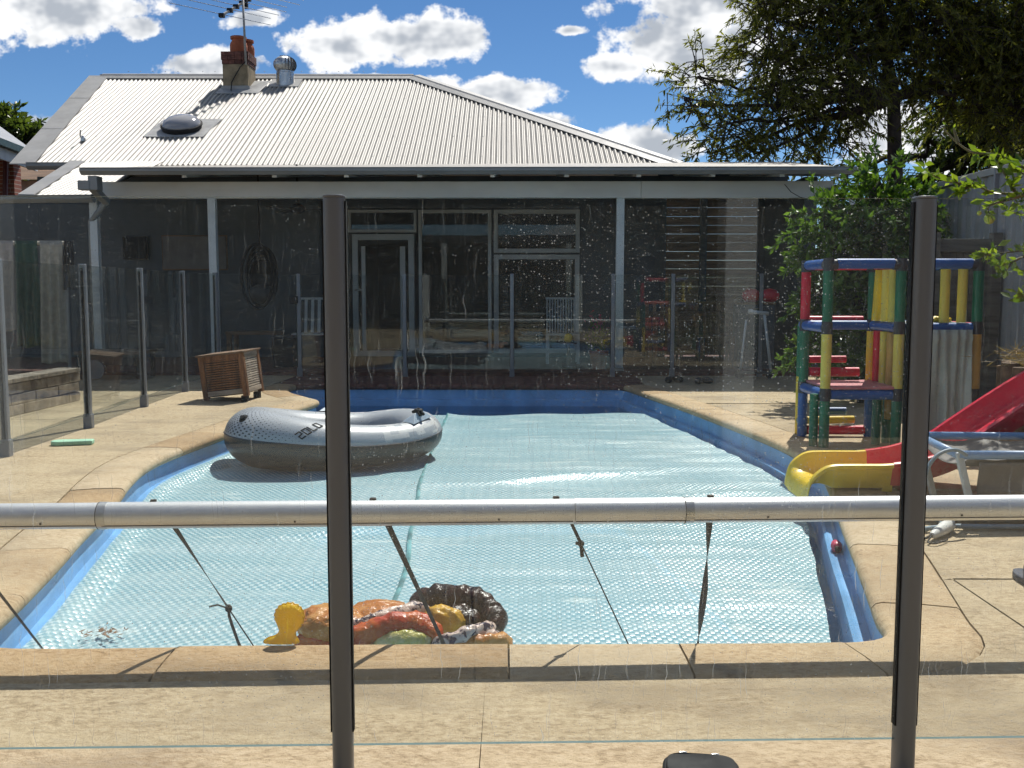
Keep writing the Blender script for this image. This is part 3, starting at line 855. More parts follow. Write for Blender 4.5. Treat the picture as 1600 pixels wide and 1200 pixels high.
# grey ventilation pipe cap at the right end of the beam, and a loose wire
c_ = P(1297, 306, 12.4); MB().lathe(c_ - Vector((0, 0, .25)), [(.07, 0), (.07, .25), (.085, .25), (.09, .28), (.075, .32), (.04, .345), (.01, .35)], 16).build('vent_pipe', M['gutter'], house, smooth=True)
MB().tube([P(1226, 288, 12.4), P(1236, 300, 12.38), P(1250, 308, 12.38), P(1268, 312, 12.4), P(1290, 312, 12.4)], .005, 5).build('cable', M['black'], house)
# chimney
cb = roof_at(367, 141)
cx0, cx1 = P(347, 120, cb.y).x, P(388, 120, cb.y).x
cy0, cy1 = cb.y, cb.y + .52
zc_ = lambda py: P(367, py, cy0).z
chim = MB().box2((cx0 + .01, cy0 + .01, cb.z - .5), (cx1 - .01, cy1 - .01, zc_(100))).build('chimney', M['render_tan'], roof)
ct = roof
z0b = zc_(100); rowh = (zc_(80.5) - z0b) / 3
for r_ in range(3):                                        # three courses of header bricks round the top
    o_ = .0 if r_ == 0 else .012
    k = 4
    for side in range(2):
        y_ = cy0 - o_ if side == 0 else cy1 - .1 + o_
        for j in range(k):
            w_ = (cx1 - cx0 + 2 * o_) / k; x_ = cx0 - o_ + j * w_
            MB().box2((x_ + .003, y_, z0b + r_ * rowh + .004), (x_ + w_ - .003, y_ + .1, z0b + (r_ + 1) * rowh)).build('chimney_brick', M['brick_dark'], ct)
        x_ = cx0 - o_ if side == 0 else cx1 - .1 + o_
        for j in range(3):
            h_ = (cy1 - cy0 - .2) / 3
            MB().box2((x_, cy0 + .102 + j * h_, z0b + r_ * rowh + .004), (x_ + .1, cy0 + .098 + (j + 1) * h_, z0b + (r_ + 1) * rowh)).build('chimney_brick', M['brick_dark'], ct)
MB().box2((cx0 + .08, cy0 + .08, z0b), (cx1 - .08, cy1 - .08, zc_(81.5))).build('chimney_core', M['render_tan'], roof)
mb = MB(); mb.box2((cx0 - .02, cy0 - .02, cb.z - .25), (cx1 + .02, cy1 + .02, zc_(134)));
fl0, fl1 = us_of(roof_at(336, 147)), us_of(roof_at(401, 147))
a = [pt((fl0[0], fl0[1]), .022), pt((fl1[0] + .02, fl0[1]), .022), pt((fl1[0] + .1, fl0[1] + .75), .022), pt((fl0[0] + .06, fl0[1] + .75), .022)]; a += [v - Vector((0, 0, .02)) for v in a]
mb.add(a, [(0, 1, 2, 3), (7, 6, 5, 4), (0, 4, 5, 1), (1, 5, 6, 2), (2, 6, 7, 3), (3, 7, 4, 0)]); mb.build('chimney_flashing', M['lead'], roof, bevel=.006)
pc = Vector(((cx0 + cx1) / 2 + .03, cy0 + .16, zc_(82)))
for dx_, dy_ in ((0, 0), (.06, .24)):
    MB().lathe(pc + Vector((dx_, dy_, 0)), [(.14, 0), (.15, .06), (.15, .16), (.135, .2), (.115, .225), (.115, .245), (.14, .26), (.14, .30), (.12, .30), (.1, .22)], 18).build('chimney_pot', M['terracotta'], roof, auto=40)
# whirlybird ventilator
vb = roof_at(446, 131); ventil = MB().lathe(vb - Vector((0, 0, .12)), [(.16, 0), (.16, .30), (.15, .31), (.15, .335)], 20).build('roof_ventilator', M['galv'], roof, auto=40)
vc = vb + Vector((0, 0, .33))
for k in range(20):
    a0 = 2 * math.pi * k / 20; mb = MB(); pts_a, pts_b = [], []
    for j in range(9):
        t = math.pi * (.10 + .80 * j / 8); r_ = .205 * math.sin(t) ** .75; z = -.145 * math.cos(t)
        pts_a.append(vc + Vector((r_ * math.cos(a0 + .0), r_ * math.sin(a0 + .0), z)))
        pts_b.append(vc + Vector((r_ * .86 * math.cos(a0 + .33), r_ * .86 * math.sin(a0 + .33), z)))
    n_ = len(pts_a); mb.add(pts_a + pts_b, [(j, j + 1, n_ + j + 1, n_ + j) for j in range(n_ - 1)])
    mb.build('vane', M['galv'], ventil, smooth=True)
MB().lathe(vc + Vector((0, 0, .125)), [(.10, 0), (.10, .02), (.03, .035)], 16).build('ventilator_cap', M['galv'], ventil)
u_, s_ = us_of(vb); a = [pt((u_ - .27, s_ - .22), .02), pt((u_ + .27, s_ - .22), .02), pt((u_ + .27, s_ + .35), .02), pt((u_ - .27, s_ + .35), .02)]
MB().add(a + [v - Vector((0, 0, .015)) for v in a], [(0, 1, 2, 3), (7, 6, 5, 4), (0, 4, 5, 1), (1, 5, 6, 2), (2, 6, 7, 3), (3, 7, 4, 0)]).build('ventilator_flashing', M['flash'], ventil)
# skylight dome
sk = roof_at(285, 203); su, ss_ = us_of(sk)
a = [pt((su - .50, ss_ - .38), .02), pt((su + .42, ss_ - .38), .02), pt((su + .50, ss_ + .5), .02), pt((su - .42, ss_ + .5), .02)]
skl = MB().add(a + [v - ne * .02 for v in a], [(0, 1, 2, 3), (7, 6, 5, 4), (0, 4, 5, 1), (1, 5, 6, 2), (2, 6, 7, 3), (3, 7, 4, 0)]).build('skylight', M['lead'], roof)
mb = MB(); mb.lathe(pt((su, ss_), .02), [(.30, 0), (.30, .05), (.32, .05), (.32, .075), (.29, .075)], 28, 0, ne); mb.build('skylight_collar', M['black'], skl, auto=40)
m, T, out = new_mat('smoked acrylic'); p = T.n('ShaderNodeBsdfPrincipled'); p.inputs['Base Color'].default_value = (.26, .26, .27, 1); p.inputs['Roughness'].default_value = .12; p.inputs['Coat Weight'].default_value = .5
T.l(p.outputs[0], out.inputs[0]); M['acrylic'] = m
MB().lathe(pt((su, ss_), .075), [(.30, 0), (.29, .04), (.25, .09), (.18, .125), (.09, .148), (.01, .153)], 28, 0, ne).build('skylight_dome', M['acrylic'], skl, smooth=True)
# small bracket on the roof
bp = roof_at(130, 221); MB().tube([bp, bp + Vector((-.02, -.05, .08)), bp + Vector((.0, -.08, .16))], .012, 6).lathe(bp, [(.04, 0), (.04, .05), (.02, .08)], 8).build('roof_bracket', M['galv'], roof)
settle(house, (0, 13, 0))

# television aerial
ant = thing('television_aerial', 'silver television aerial on a mast strapped to the chimney', 'aerial')
mx_ = P(384, 92, cy0 - .03)
mtop = P(379, -12, cy0 - .03)
MB().tube([mx_ - Vector((0, 0, .1)), mtop], .02, 8).build('mast', M['lead'], ant, smooth=True)
b0, b1 = P(345, 25, 17.2), P(412, -16, 18.6)
MB().bar(b0, b1, .035).build('boom', M['lead'], ant)
ed = (P(450, 37, 18.0) - P(285, 0, 16.55)); ed.z = 0; ed.normalize()
for k, t in enumerate((0.02, .2, .34, .48, .62, .78, .95)):
    c_ = b0.lerp(b1, t)
    L = (.95, .8, .86, .9, .8, .95, .9)[k]
    e_ = MB().tube([c_ - ed * L + Vector((0, 0, .02)), c_ + ed * L + Vector((0, 0, .02))], .0065, 6).build('element', M['galv'], ant)
    MB().box(c_ + Vector((0, 0, .0)), (.09, .09, .06)).build('clip', M['black'], e_)
MB().box(b0.lerp(b1, .55) + Vector((0, 0, -.05)), (.08, .1, .14)).build('mast_clamp', M['black'], ant)
ac = [mx_ + Vector((0, -.02, -.05)), P(375, 105, cy0 - .03), P(362, 128, cy0 - .04), P(361, 142, cy0 - .10), P(366, 150, cy0 - .3)]
MB().tube(ac, .009, 5).build('cable', M['black'], ant)
settle(ant, mx_)

# ================================================================== glass fences
def glass_pane(a, b, z0, z1, th, mats, parent, name='glass_pane'):
    """pane between two ground points, faces slot 0, polished edges slot 1"""
    a, b = Vector((a[0], a[1], 0)), Vector((b[0], b[1], 0)); d = (b - a); L = d.length; d.normalize(); n = Vector((-d.y, d.x, 0)) * th / 2
    vs = [a - n, b - n, b + n, a + n]
    vs = [v + Vector((0, 0, z0)) for v in vs] + [v + Vector((0, 0, z1)) for v in vs]
    mb = MB(); mb.add(vs, [(0, 1, 5, 4)], 0); mb.add(vs, [(4, 5, 6, 7), (3, 2, 1, 0), (1, 2, 6, 5), (3, 0, 4, 7)], 1); mb.add(vs, [(2, 3, 7, 6)], 2)
    return mb.build(name, mats, parent)
fence = thing('glass_fence', 'near glass pool fence with two thick dark bronze posts', 'fence')
pA, pB = P(529.5, 760, 2.066), P(1427, 760, 2.112)
A2, B2 = Vector((pA.x, pA.y, 0)), Vector((pB.x, pB.y, 0)); dAB = (B2 - A2)
posts = [A2 - dAB, A2, B2, B2 + dAB]
ztop = P(522, 305.5, 2.07).z
fd = dAB.normalized(); fn_ = Vector((-fd.y, fd.x, 0))
for q in posts:
    # rounded aluminium extrusion with a slot each side
    prof = []
    for k in range(24):
        a = 2 * math.pi * k / 24
        x = 0.0225 * math.copysign(abs(math.cos(a)) ** .75, math.cos(a)); y = 0.0265 * math.copysign(abs(math.sin(a)) ** .8, math.sin(a))
        prof.append((q + fd * x + fn_ * y))
    mb = MB(); mb.prism([(v.x, v.y) for v in prof], -0.004, ztop - .006)
    po = mb.build('post', M['bronze'], fence, auto=35)
    MB().prism([((q + (v - q) * 1.015).x, (q + (v - q) * 1.015).y) for v in prof], ztop - .0055, ztop).build('post_cap', M['bronze'], po, bevel=.002)
    for s_ in (-1, 1):
        mb = MB(); c_ = q + fd * s_ * 0.0215
        M3 = Matrix((fd, fn_, Vector((0, 0, 1)))).transposed()
        mb.box((c_.x, c_.y, (0.10 + ztop - .012) / 2), (0.007, 0.019, ztop - .112), M3); mb.build('gasket', M['rubber'], po)
zgt = P(800, 309.5, 2.09).z; zgb = P(800, 1157, 2.09).z
for (a, b), gm in zip(zip(posts, posts[1:]), ('glass_near', 'glass_near2', 'glass_near')):
    glass_pane(a + fd * .021, b - fd * .021, zgb, zgt, 0.010, [M[gm], M['glass_edge'], M['glass_clean']], fence)
settle(fence, A2)

far_fence = thing('glass_fence', 'slim grey-posted glass pool fence along the deck and the verandah', 'fence')
fp = [(-190, 790), (10, 712), (139, 668), (225.5, 635), (290, 611), (341, 598)]
line = [G(*q) for q in fp]
YF = 12.06
line += [Vector((P(px, 560, YF).x, YF, 0)) for px in (468, 633, 800, 957, 1050)] + [Vector((P(1187, 560, YF).x, YF, 0))]
FT = 1.245
for k, q in enumerate(line):
    w_ = .044
    d_ = (line[min(k + 1, len(line) - 1)] - line[max(k - 1, 0)]).normalized(); n_ = Vector((-d_.y, d_.x, 0)); M3 = Matrix((d_, n_, Vector((0, 0, 1)))).transposed()
    po = MB().box((q.x, q.y, FT / 2), (w_, .05, FT), M3).build('post', M['alu_grey'], far_fence, bevel=.006)
    MB().box((q.x, q.y, .05), (w_ + .014, .064, .11), M3).build('post_shoe', M['alu_grey'], po, bevel=.004)
    for s_ in (-1, 1):
        c_ = q + d_ * s_ * (w_ / 2 + .002)
        MB().box((c_.x, c_.y, FT / 2 + .04), (.006, .02, FT - .14), M3).build('gasket', M['rubber'], po)
for k, (a, b) in enumerate(zip(line, line[1:])):
    d_ = (b - a).normalized()
    glass_pane(a + d_ * .026, b - d_ * .026, .09, FT - .012, .009, [M['glass_far'], M['glass_edge'], M['glass_clean']], far_fence)
# gate latch
q = line[6]; la = MB(); la.box((q.x - .04, q.y - .06, .93), (.09, .07, .09)); la.tube([(q.x - .04, q.y - .06, .93), (q.x - .04, q.y - .10, .93)], .02, 8); la.build('gate_latch', M['black'], far_fence, bevel=.008)
settle(far_fence, line[3])

# ================================================================== solar blanket
ZC = -0.195
def Gx(px, py): v = G(px, py, ZC); return (v.y, v.x)
left = sorted([Gx(*q) for q in ((0, 1008), (38, 970), (75, 925), (115, 882), (184, 828), (230, 782), (270, 757), (330, 728), (420, 690), (520, 664), (600, 652))])
right = sorted([Gx(*q) for q in ((1310, 1000), (1302, 965), (1293, 931), (1282, 866), (1270, 835), (1262, 770), (1200, 735), (1130, 690), (1085, 662), (1072, 655))])
yn, yf = 3.14, G(800, 648.5, ZC).y
ly, lx = zip(*left); ry, rx = zip(*right)
SEAM = [(yn, -0.50), (4.3, -0.52), (5.2, -0.60), (6.5, -0.68), (8, -0.72), (10.6, -0.78)]
def inner_x(y, side):
    """keep the sheet inside the shell"""
    ins = off(-0.042) if side < 0 else off(-0.125); m_ = ins[(np.abs(ins[:, 1] - y) < 0.12)]
    if len(m_) == 0: return None
    m_ = m_[m_[:, 0] < -0.3] if side < 0 else m_[m_[:, 0] > -0.3]
    return None if len(m_) == 0 else (m_[:, 0].max() if side < 0 else m_[:, 0].min())
def cover_z(x, y):
    v = 0.014 * mnoise.noise(Vector((x * .55, y * 2.6, 0.3))) + 0.013 * mnoise.noise(Vector((x * 1.1, y * 5.5, 4.3))) + .005 * mnoise.noise(Vector((x * 2.5, y * 11.0, 7.3)))
    # two lifted folds
    for (x0, y0, x1, y1, h, wd) in ((-.66, 6.15, .95, 6.75, .030, .05), (.2, 5.55, 1.5, 6.05, .022, .05), (-1.3, 4.9, -.7, 5.05, .02, .05), (-.3, 8.2, 1.2, 8.0, .012, .07)):
        t = ((x - x0) * (x1 - x0) + (y - y0) * (y1 - y0)) / ((x1 - x0)**2 + (y1 - y0)**2)
        if -.1 < t < 1.1:
            tc = min(max(t, 0), 1); cx_, cy_ = x0 + (x1 - x0) * tc, y0 + (y1 - y0) * tc
            d2 = (x - cx_)**2 + (y - cy_ - .03 * math.sin(x * 7))**2
            v += h * math.exp(-d2 / (wd * wd)) * math.sin(math.pi * min(max(tc * .9 + .05, 0), 1)) ** .5
    return v
def _smooth(a, k=15):
    a = np.pad(np.asarray(a), (k, k), mode='edge'); return np.convolve(a, np.ones(2 * k + 1) / (2 * k + 1), 'valid')
_yy = np.linspace(yn, yf, 341); _xl, _xr = [], []
for y in _yy:
    xl, xr = np.interp(y, ly, lx) - .03, np.interp(y, ry, rx)
    a = inner_x(y, -1); b = inner_x(y, 1)
    _xl.append(max(xl, a) if a is not None else xl); _xr.append(min(xr, b) if b is not None else xr)
_xl, _xr = _smooth(_xl), _smooth(_xr)
_e0 = np.array([max([q[0] for q in off(0.0) if abs(q[1] - y) < .1 and q[0] < -.3], default=-9) for y in _yy])
def cover_sheet(side):
    mb = MB(); nu, nv = 96, 340
    for j in range(nv + 1):
        t = j / nv; y = yn + (yf - yn) * t
        xs = np.interp(y, [q[0] for q in SEAM], [q[1] for q in SEAM])
        xl, xr = _xl[j] + .006 * mnoise.noise(Vector((3, y * 4, 0))), _xr[j] + .012 * mnoise.noise(Vector((8, y * 3, 0)))
        x0, x1 = (xl, xs + .03) if side < 0 else (xs, xr)
        for i in range(nu + 1):
            x = x0 + (x1 - x0) * i / nu
            yy = y + (0.05 * math.sin(x * 3.1) + .04 * math.sin(x * 7.3 + 1)) * t ** 8
            z = ZC + cover_z(x, y) + (0.006 if side > 0 else 0.0)
            if side > 0 and i < 6: z += .012 * (1 - i / 6)
            if side < 0 and x - _e0[j] < .16: z = max(z, -.153 - max(0, x - _e0[j] - .08) * .5)
            mb.v.append((x, yy, z))
    for j in range(nv):
        for i in range(nu):
            a = j * (nu + 1) + i; mb.f.append((a, a + 1, a + nu + 2, a + nu + 1))
    mb.m = [0] * len(mb.f); return mb
cover = thing('pool_cover', 'pale blue bubble blanket spread over the pool water', 'pool cover')
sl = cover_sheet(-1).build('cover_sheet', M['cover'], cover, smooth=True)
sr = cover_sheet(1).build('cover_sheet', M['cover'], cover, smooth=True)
mb = MB(); n_ = 120
for j in range(n_ + 1):
    y = yn + (yf - yn) * j / n_; x = np.interp(y, [q[0] for q in SEAM], [q[1] for q in SEAM]) + .012 * mnoise.noise(Vector((0, y * 3, 0)))
    wd = .012 + .007 * mnoise.noise(Vector((9, y * 2, 0)))
    z = ZC + cover_z(x, y) + .024
    mb.v += [(x - wd, y, z - .012), (x, y, z), (x + wd, y, z - .004)]
for j in range(n_):
    for i in range(2): a = j * 3 + i; mb.f.append((a, a + 1, a + 4, a + 3))
mb.m = [0] * len(mb.f); mb.build('seam', M['seam'], cover, smooth=True)
settle(cover, (0, 6, ZC))
# dried leaves and grit caught on the blanket
mb = MB(); c_ = G(158, 995, ZC)
for k in range(46):
    p_ = c_ + Vector((rng.gauss(0, .045), rng.gauss(0, .03), .016 + rng.uniform(0, .006))); a = rng.uniform(0, 3.1); L = rng.uniform(.006, .022)
    d_ = Vector((math.cos(a), math.sin(a), 0)) * L; e_ = Vector((-d_.y, d_.x, 0)) * .3
    mb.add([p_ - d_, p_ + e_, p_ + d_ + Vector((0, 0, .004)), p_ - e_], [(0, 1, 2, 3)])
o = mb.build('leaf_litter', M['timber'])
tag(o, 'small patch of dried leaf litter on the near left of the blanket', 'leaf litter', kind='stuff')

# ================================================================== roller tube
roller = thing('cover_roller', 'long silver aluminium pool cover roller tube with black straps', 'pool roller')
T0, T1 = P(0, 807, 2.80), P(1600, 787, 2.96); T1.z = T0.z
td = (T1 - T0).normalized()
def on_tube(px):
    """point of the tube axis seen at this column"""
    lo_, hi_ = -1.5, 4.5
    for _ in range(40):
        mid = (lo_ + hi_) / 2; p_ = T0 + td * mid
        v = _cm.transposed() @ (p_ - Vector((0, 0, CAM_H))); sx = 800 + F_PX * v.x / -v.z
        if sx < px: lo_ = mid
        else: hi_ = mid
    return T0 + td * lo_
cuts = [-330, 163, 521, 897, 1078, 2050]
TR = .0375
for k, (a, b) in enumerate(zip(cuts, cuts[1:])):
    pa, pb = on_tube(a), on_tube(b); r_ = TR + (.0012 if k % 2 else 0)
    n_ = 40; mb = MB(); mb.tube([pa + td * .0006, pb - td * .0006], r_, n_); tb = mb.build('tube_section', M['alu'], roller, auto=40)
    # extruded groove line along the underside front
    g0 = Vector((0, -1, 0)) * r_ * math.cos(R(38)) + Vector((0, 0, -1)) * r_ * math.sin(R(38))
    MB().tube([pa + g0 + td * .004, pb + g0 - td * .004], .0022, 6).build('groove', M['grey_plastic'], tb)
for px in (163, 1075):
    c_ = on_tube(px); mb = MB(); mb.tube([c_ - td * .012, c_ + td * .012], TR + .0022, 40); mb.build('collar', M['galv'], roller, auto=40)
    MB().tube([c_ - td * .014, c_ - td * .0125], TR + .0026, 40).build('collar_seal', M['black'], roller)
for px in (72, 465, 780, 1196, 1495):
    c_ = on_tube(px); d_ = Vector((0, -math.cos(R(22)), -math.sin(R(22)))) * (TR + .0005)
    MB().lathe(c_ + d_, [(.0032, 0), (.0032, .0025), (.001, .004)], 8, 0, d_).build('rivet', M['black'], roller)
for px in (238, 582, 869, 1111):
    c_ = on_tube(px) + Vector((0, .012, TR + .001))
    MB().box(c_, (.018, .016, .010), Euler((0, 0, rng.uniform(-.3, .3))).to_matrix()).build('strap_clip', M['black'], roller, bevel=.003)
# the straps, from the tube down to the edge of the blanket
def ribbon(pts, widths, tw):
    """flat strap: half width vector turns by tw along the path"""
    mb = MB(); n_ = len(pts)
    for i, p_ in enumerate(pts):
        t = (pts[min(i + 1, n_ - 1)] - pts[max(i - 1, 0)]).normalized(); x = Vector((1, 0, 0)); x = (x - t * x.dot(t)).normalized(); y_ = t.cross(x)
        wv = (x * math.cos(tw[i]) + y_ * math.sin(tw[i])) * widths[i] / 2; nv_ = (x * -math.sin(tw[i]) + y_ * math.cos(tw[i])) * .0008
        mb.v += [tuple(p_ - wv - nv_), tuple(p_ + wv - nv_), tuple(p_ + wv + nv_), tuple(p_ - wv + nv_)]
    for i in range(n_ - 1):
        for j in range(4): mb.f.append((i * 4 + j, i * 4 + (j + 1) % 4, i * 4 + 4 + (j + 1) % 4, i * 4 + 4 + j))
    mb.m = [0] * len(mb.f); return mb
def lerp_path(ctrl, n_=30):
    out_ = []
    for i in range(len(ctrl) - 1):
        k_ = max(2, n_ // (len(ctrl) - 1))
        out_ += [ctrl[i].lerp(ctrl[i + 1], j / k_) for j in range(k_)]
    return out_ + [ctrl[-1]]
def strap_end(px, py=1003): 
    p_ = P(px, py, 3.13); return p_
def down(px0, px1):                 # straight line from tube underside to the blanket edge
    a = on_tube(px0) + Vector((0, .012, -TR * .9)); b = strap_end(px1); c_ = b + (b - a) * ((ZC + .012 - b.z) / (b.z - a.z)); return a, b, c_
M['strap'] = mat('black webbing', (.014, .014, .016), .7, var=.2, scale=60, bump=.3, bscale=300)
a, b, c_ = down(-85, 58); pts = lerp_path([a, b, c_]); ribbon(pts, [.020] * len(pts), [.3 + .4 * i / len(pts) for i in range(len(pts))]).build('strap', M['strap'], roller)
a, b, c_ = down(268, 392); kn = a.lerp(b, .69); pts = lerp_path([a, kn]); ribbon(pts, [.020 - .008 * i / len(pts) for i in range(len(pts))], [.2 + 1.2 * i / len(pts) for i in range(len(pts))]).build('strap', M['strap'], roller)
kb = P(362, 975, 3.05); MB().tube([kn, b, c_], .0022, 6).tube([kn, P(358, 962, 3.03), kb, P(372, 1003, 3.1), P(378, 1016, 3.15)], .005, 6).tube([kn, P(340, 945, 2.97), P(327, 948, 2.95)], .0028, 6).lathe(kn - Vector((0, 0, .012)), [(.004, 0), (.011, .006), (.012, .015), (.006, .024)], 8).build('strap_knot', M['strap'], roller)
a, b, c_ = down(604, 692); pts = lerp_path([a, b, c_]); ribbon(pts, [.0195] * len(pts), [.1 + .5 * math.sin(i / 9) for i in range(len(pts))]).build('strap', M['strap'], roller)
a, b, c_ = down(892, 980); kn = a.lerp(b, .17); MB().tube([kn, b, c_], .0024, 6).build('strap', M['strap'], roller)
MB().tube([a, kn], .0055, 6).lathe(kn - Vector((0, 0, .01)), [(.004, 0), (.010, .005), (.010, .014), (.004, .02)], 8).tube([kn, kn + Vector((.004, -.004, -.04))], .006, 6).tube([kn, kn + Vector((-.016, -.002, .002))], .006, 6).build('strap_knot', M['strap'], roller)
a, b, c_ = down(1110, 1090); mid = a.lerp(b, .55) + Vector((.006, 0, 0)); pts = lerp_path([a, mid, b, c_], 60)
ribbon(pts, [.0215] * len(pts), [.10 + math.pi * 1.0 * (i / len(pts)) * 2.2 + .5 for i in range(len(pts))]).build('strap', M['strap'], roller)
# end stands, just outside the picture
for px in (-320, 2040):
    c_ = on_tube(px); mb = MB()
    mb.bar(c_, (c_.x, c_.y - .16, .03), .035); mb.bar(c_, (c_.x, c_.y + (-.05), .03), .035); mb.bar((c_.x, c_.y - .2, .02), (c_.x, c_.y - .02, .02), .04)
    mb.tube([c_ - td * .05, c_ + td * .05], .05, 20); mb.build('end_stand', M['alu_grey'], roller, bevel=.003)
settle(roller, (T0.x, T0.y, 0))

# ================================================================== inflatable dinghy
m, T, out = new_mat('printed dinghy vinyl')
uvn = T.n('ShaderNodeTexCoord').outputs['UV']
sp = T.n('ShaderNodeSeparateXYZ'); T.l(uvn, sp.inputs[0]); U_, V_ = sp.outputs[0], sp.outputs[1]     # u metres along the tube from the bow, v metres round it (0 = waterline seam)
silver, dark = (0.40, 0.42, 0.445, 1), (0.034, 0.038, 0.042, 1)
c = T.mix(T.ss(V_, -0.004, 0.004), dark, silver)
# halftone dots fading away from the bow
CELL = 0.034
row_ = T.math('FLOOR', T.math('DIVIDE', V_, CELL * .5))
us_ = T.math('ADD', T.math('DIVIDE', U_, CELL), T.math('MULTIPLY', row_, 0.5))
fu = T.math('SUBTRACT', T.math('FRACT', us_), 0.5); fv = T.math('SUBTRACT', T.math('FRACT', T.math('DIVIDE', V_, CELL * .5)), 0.5)
dist = T.math('SQRT', T.math('ADD', T.math('POWER', fu, 2.0), T.math('POWER', T.math('MULTIPLY', fv, .5), 2.0)))
size = T.math('SUBTRACT', 0.275, T.math('ADD', T.math('MULTIPLY', T.math('ABSOLUTE', U_), 0.48), T.math('MULTIPLY', V_, 0.32)))
dots = T.math('MULTIPLY', T.math('LESS_THAN', dist, size), T.math('GREATER_THAN', V_, 0.012))
c = T.mix(dots, c, (0.03, 0.033, 0.036, 1))
# square camouflage blocks towards the stern
vo = T.n('ShaderNodeTexWhiteNoise', noise_dimensions='2D')
fl_ = T.vmath('FLOOR', T.vmath('MULTIPLY', uvn, (16, 26, 0))); T.l(fl_, vo.inputs['Vector'])
inb = T.math('MULTIPLY', T.math('MULTIPLY', T.math('GREATER_THAN', U_, .95), T.math('LESS_THAN', U_, 1.42)), T.math('MULTIPLY', T.math('GREATER_THAN', V_, .02), T.math('LESS_THAN', V_, .26)))
c = T.mix(T.math('MULTIPLY', inb, T.math('GREATER_THAN', vo.outputs['Value'], .55)), c, (.58, .58, .57, 1))
c = T.mix(T.math('MULTIPLY', inb, T.math('LESS_THAN', vo.outputs['Value'], .2)), c, (.33, .36, .39, 1))
p = T.n('ShaderNodeBsdfPrincipled'); T.l(c, p.inputs['Base Color']); p.inputs['Roughness'].default_value = .36
b = T.n('ShaderNodeBump'); b.inputs['Strength'].default_value = .12; b.inputs['Distance'].default_value = .01
T.l(T.noise(T.mapping(uvn, (2.5, 9, 1)), 3.0, 3), b.inputs['Height']); T.l(b.outputs[0], p.inputs['Normal'])
T.l(p.outputs[0], out.inputs[0]); M['dinghy'] = m
dinghy = thing('inflatable_dinghy', 'silver and dark grey inflatable dinghy with dotted bow resting on the pool blanket', 'dinghy')
DC = Vector((-1.345, 7.16, ZC)); DY = R(28)
dax, day = Vector((math.cos(DY), math.sin(DY), 0)), Vector((-math.sin(DY), math.cos(DY), 0))
HL, HW = .60, .41                     # half length / half width of the tube's centre line
NB, NR = 120, 28
path = []
for i in range(NB):
    a = math.pi + 2 * math.pi * i / NB           # starts at the bow (left end), goes along the near side
    x = HL * math.copysign(abs(math.cos(a)) ** .82, math.cos(a)); y = HW * math.copysign(abs(math.sin(a)) ** .78, math.sin(a))
    if x < 0: y *= 1 - .18 * (x / HL) ** 2
    path.append((x, y))
arcs = [0.0]
for i in range(1, NB + 1):
    arcs.append(arcs[-1] + math.dist(path[i - 1], path[i % NB]))
def d_sec(i):
    x, y = path[i % NB]; t = (x + HL) / (2 * HL)
    rad = .132 + .085 * max(0, 1 - t * 1.25) ** 1.2 + .022 * t ** 2 ; lift = .012 * max(0, 1 - t * 2.2) + .004 + .05 * t ** 3
    return x, y, rad, lift
def d_pt(i, v, out_=0.0):
    """surface point: i along the tube, v in metres round it measured from the outer seam upward"""
    i0 = int(math.floor(i)); fr_ = i - i0
    def one(k_):
        x, y, rad, lift = d_sec(k_ % NB)
        xa, ya = path[(k_ - 1) % NB]; xb, yb = path[(k_ + 1) % NB]
        tx, ty = xb - xa, yb - ya; L = math.hypot(tx, ty); nx, ny = ty / L, -tx / L      # outward
        th = v / rad + .16
        r_ = rad + out_
        c0 = Vector((x, y, rad * .93 + lift))
        q = c0 + Vector((nx, ny, 0)) * (r_ * math.cos(th)) + Vector((0, 0, r_ * .93 * math.sin(th)))
        return q
    q = one(i0).lerp(one(i0 + 1), fr_)
    return DC + dax * q.x + day * q.y + Vector((0, 0, q.z))
mb = MB(); mb.uv = []
for i in range(NB + 1):
    rad = d_sec(i % NB)[2]
    for j in range(NR + 1):
        th = -math.pi + 2 * math.pi * j / NR; v = (th - .16) * rad
        mb.v.append(tuple(d_pt(i, v)))
        u = arcs[i]; u = u - arcs[NB] if u > arcs[NB] / 2 and True else u
        if i == NB: u = 0.0
        mb.uv.append((abs(arcs[i] if arcs[i] < arcs[NB] / 2 else arcs[NB] - arcs[i]), v))
for i in range(NB):
    for j in range(NR): a = i * (NR + 1) + j; mb.f.append((a, a + NR + 1, a + NR + 2, a + 1))
mb.m = [0] * len(mb.f)
hull = mb.build('hull_tube', M['dinghy'], dinghy, smooth=True)
# welded seam line, floor, valve, oar locks, name
MB().tube([d_pt(i, 0.0, .001) for i in range(NB)], .004, 6, closed=True).build('seam', M['grey_plastic'], dinghy)
mb = MB(); fl = []
for i in range(NB):
    x, y, rad, lift = d_sec(i); fl.append(DC + dax * x + day * y + Vector((0, 0, .035)))
mb.v = [tuple(q) for q in fl]; mb.f = [tuple(range(NB))]; mb.m = [0]
mb.build('floor', M['grey_plastic'], dinghy)
def patch(i, v, r_, mat_, name, h=.012, n_=14):
    c_ = d_pt(i, v); nn_ = (d_pt(i, v, .05) - c_).normalized()
    return MB().lathe(c_ - nn_ * .004, [(r_, 0), (r_, .006), (r_ * .7, .006 + h * .3), (r_ * .66, h + .006), (r_ * .2, h + .008)], n_, 0, nn_).build(name, mat_, dinghy)
patch(4, .155, .034, M['black'], 'valve'); patch(4, .155, .014, M['grey_plastic'], 'valve_plug', .024)
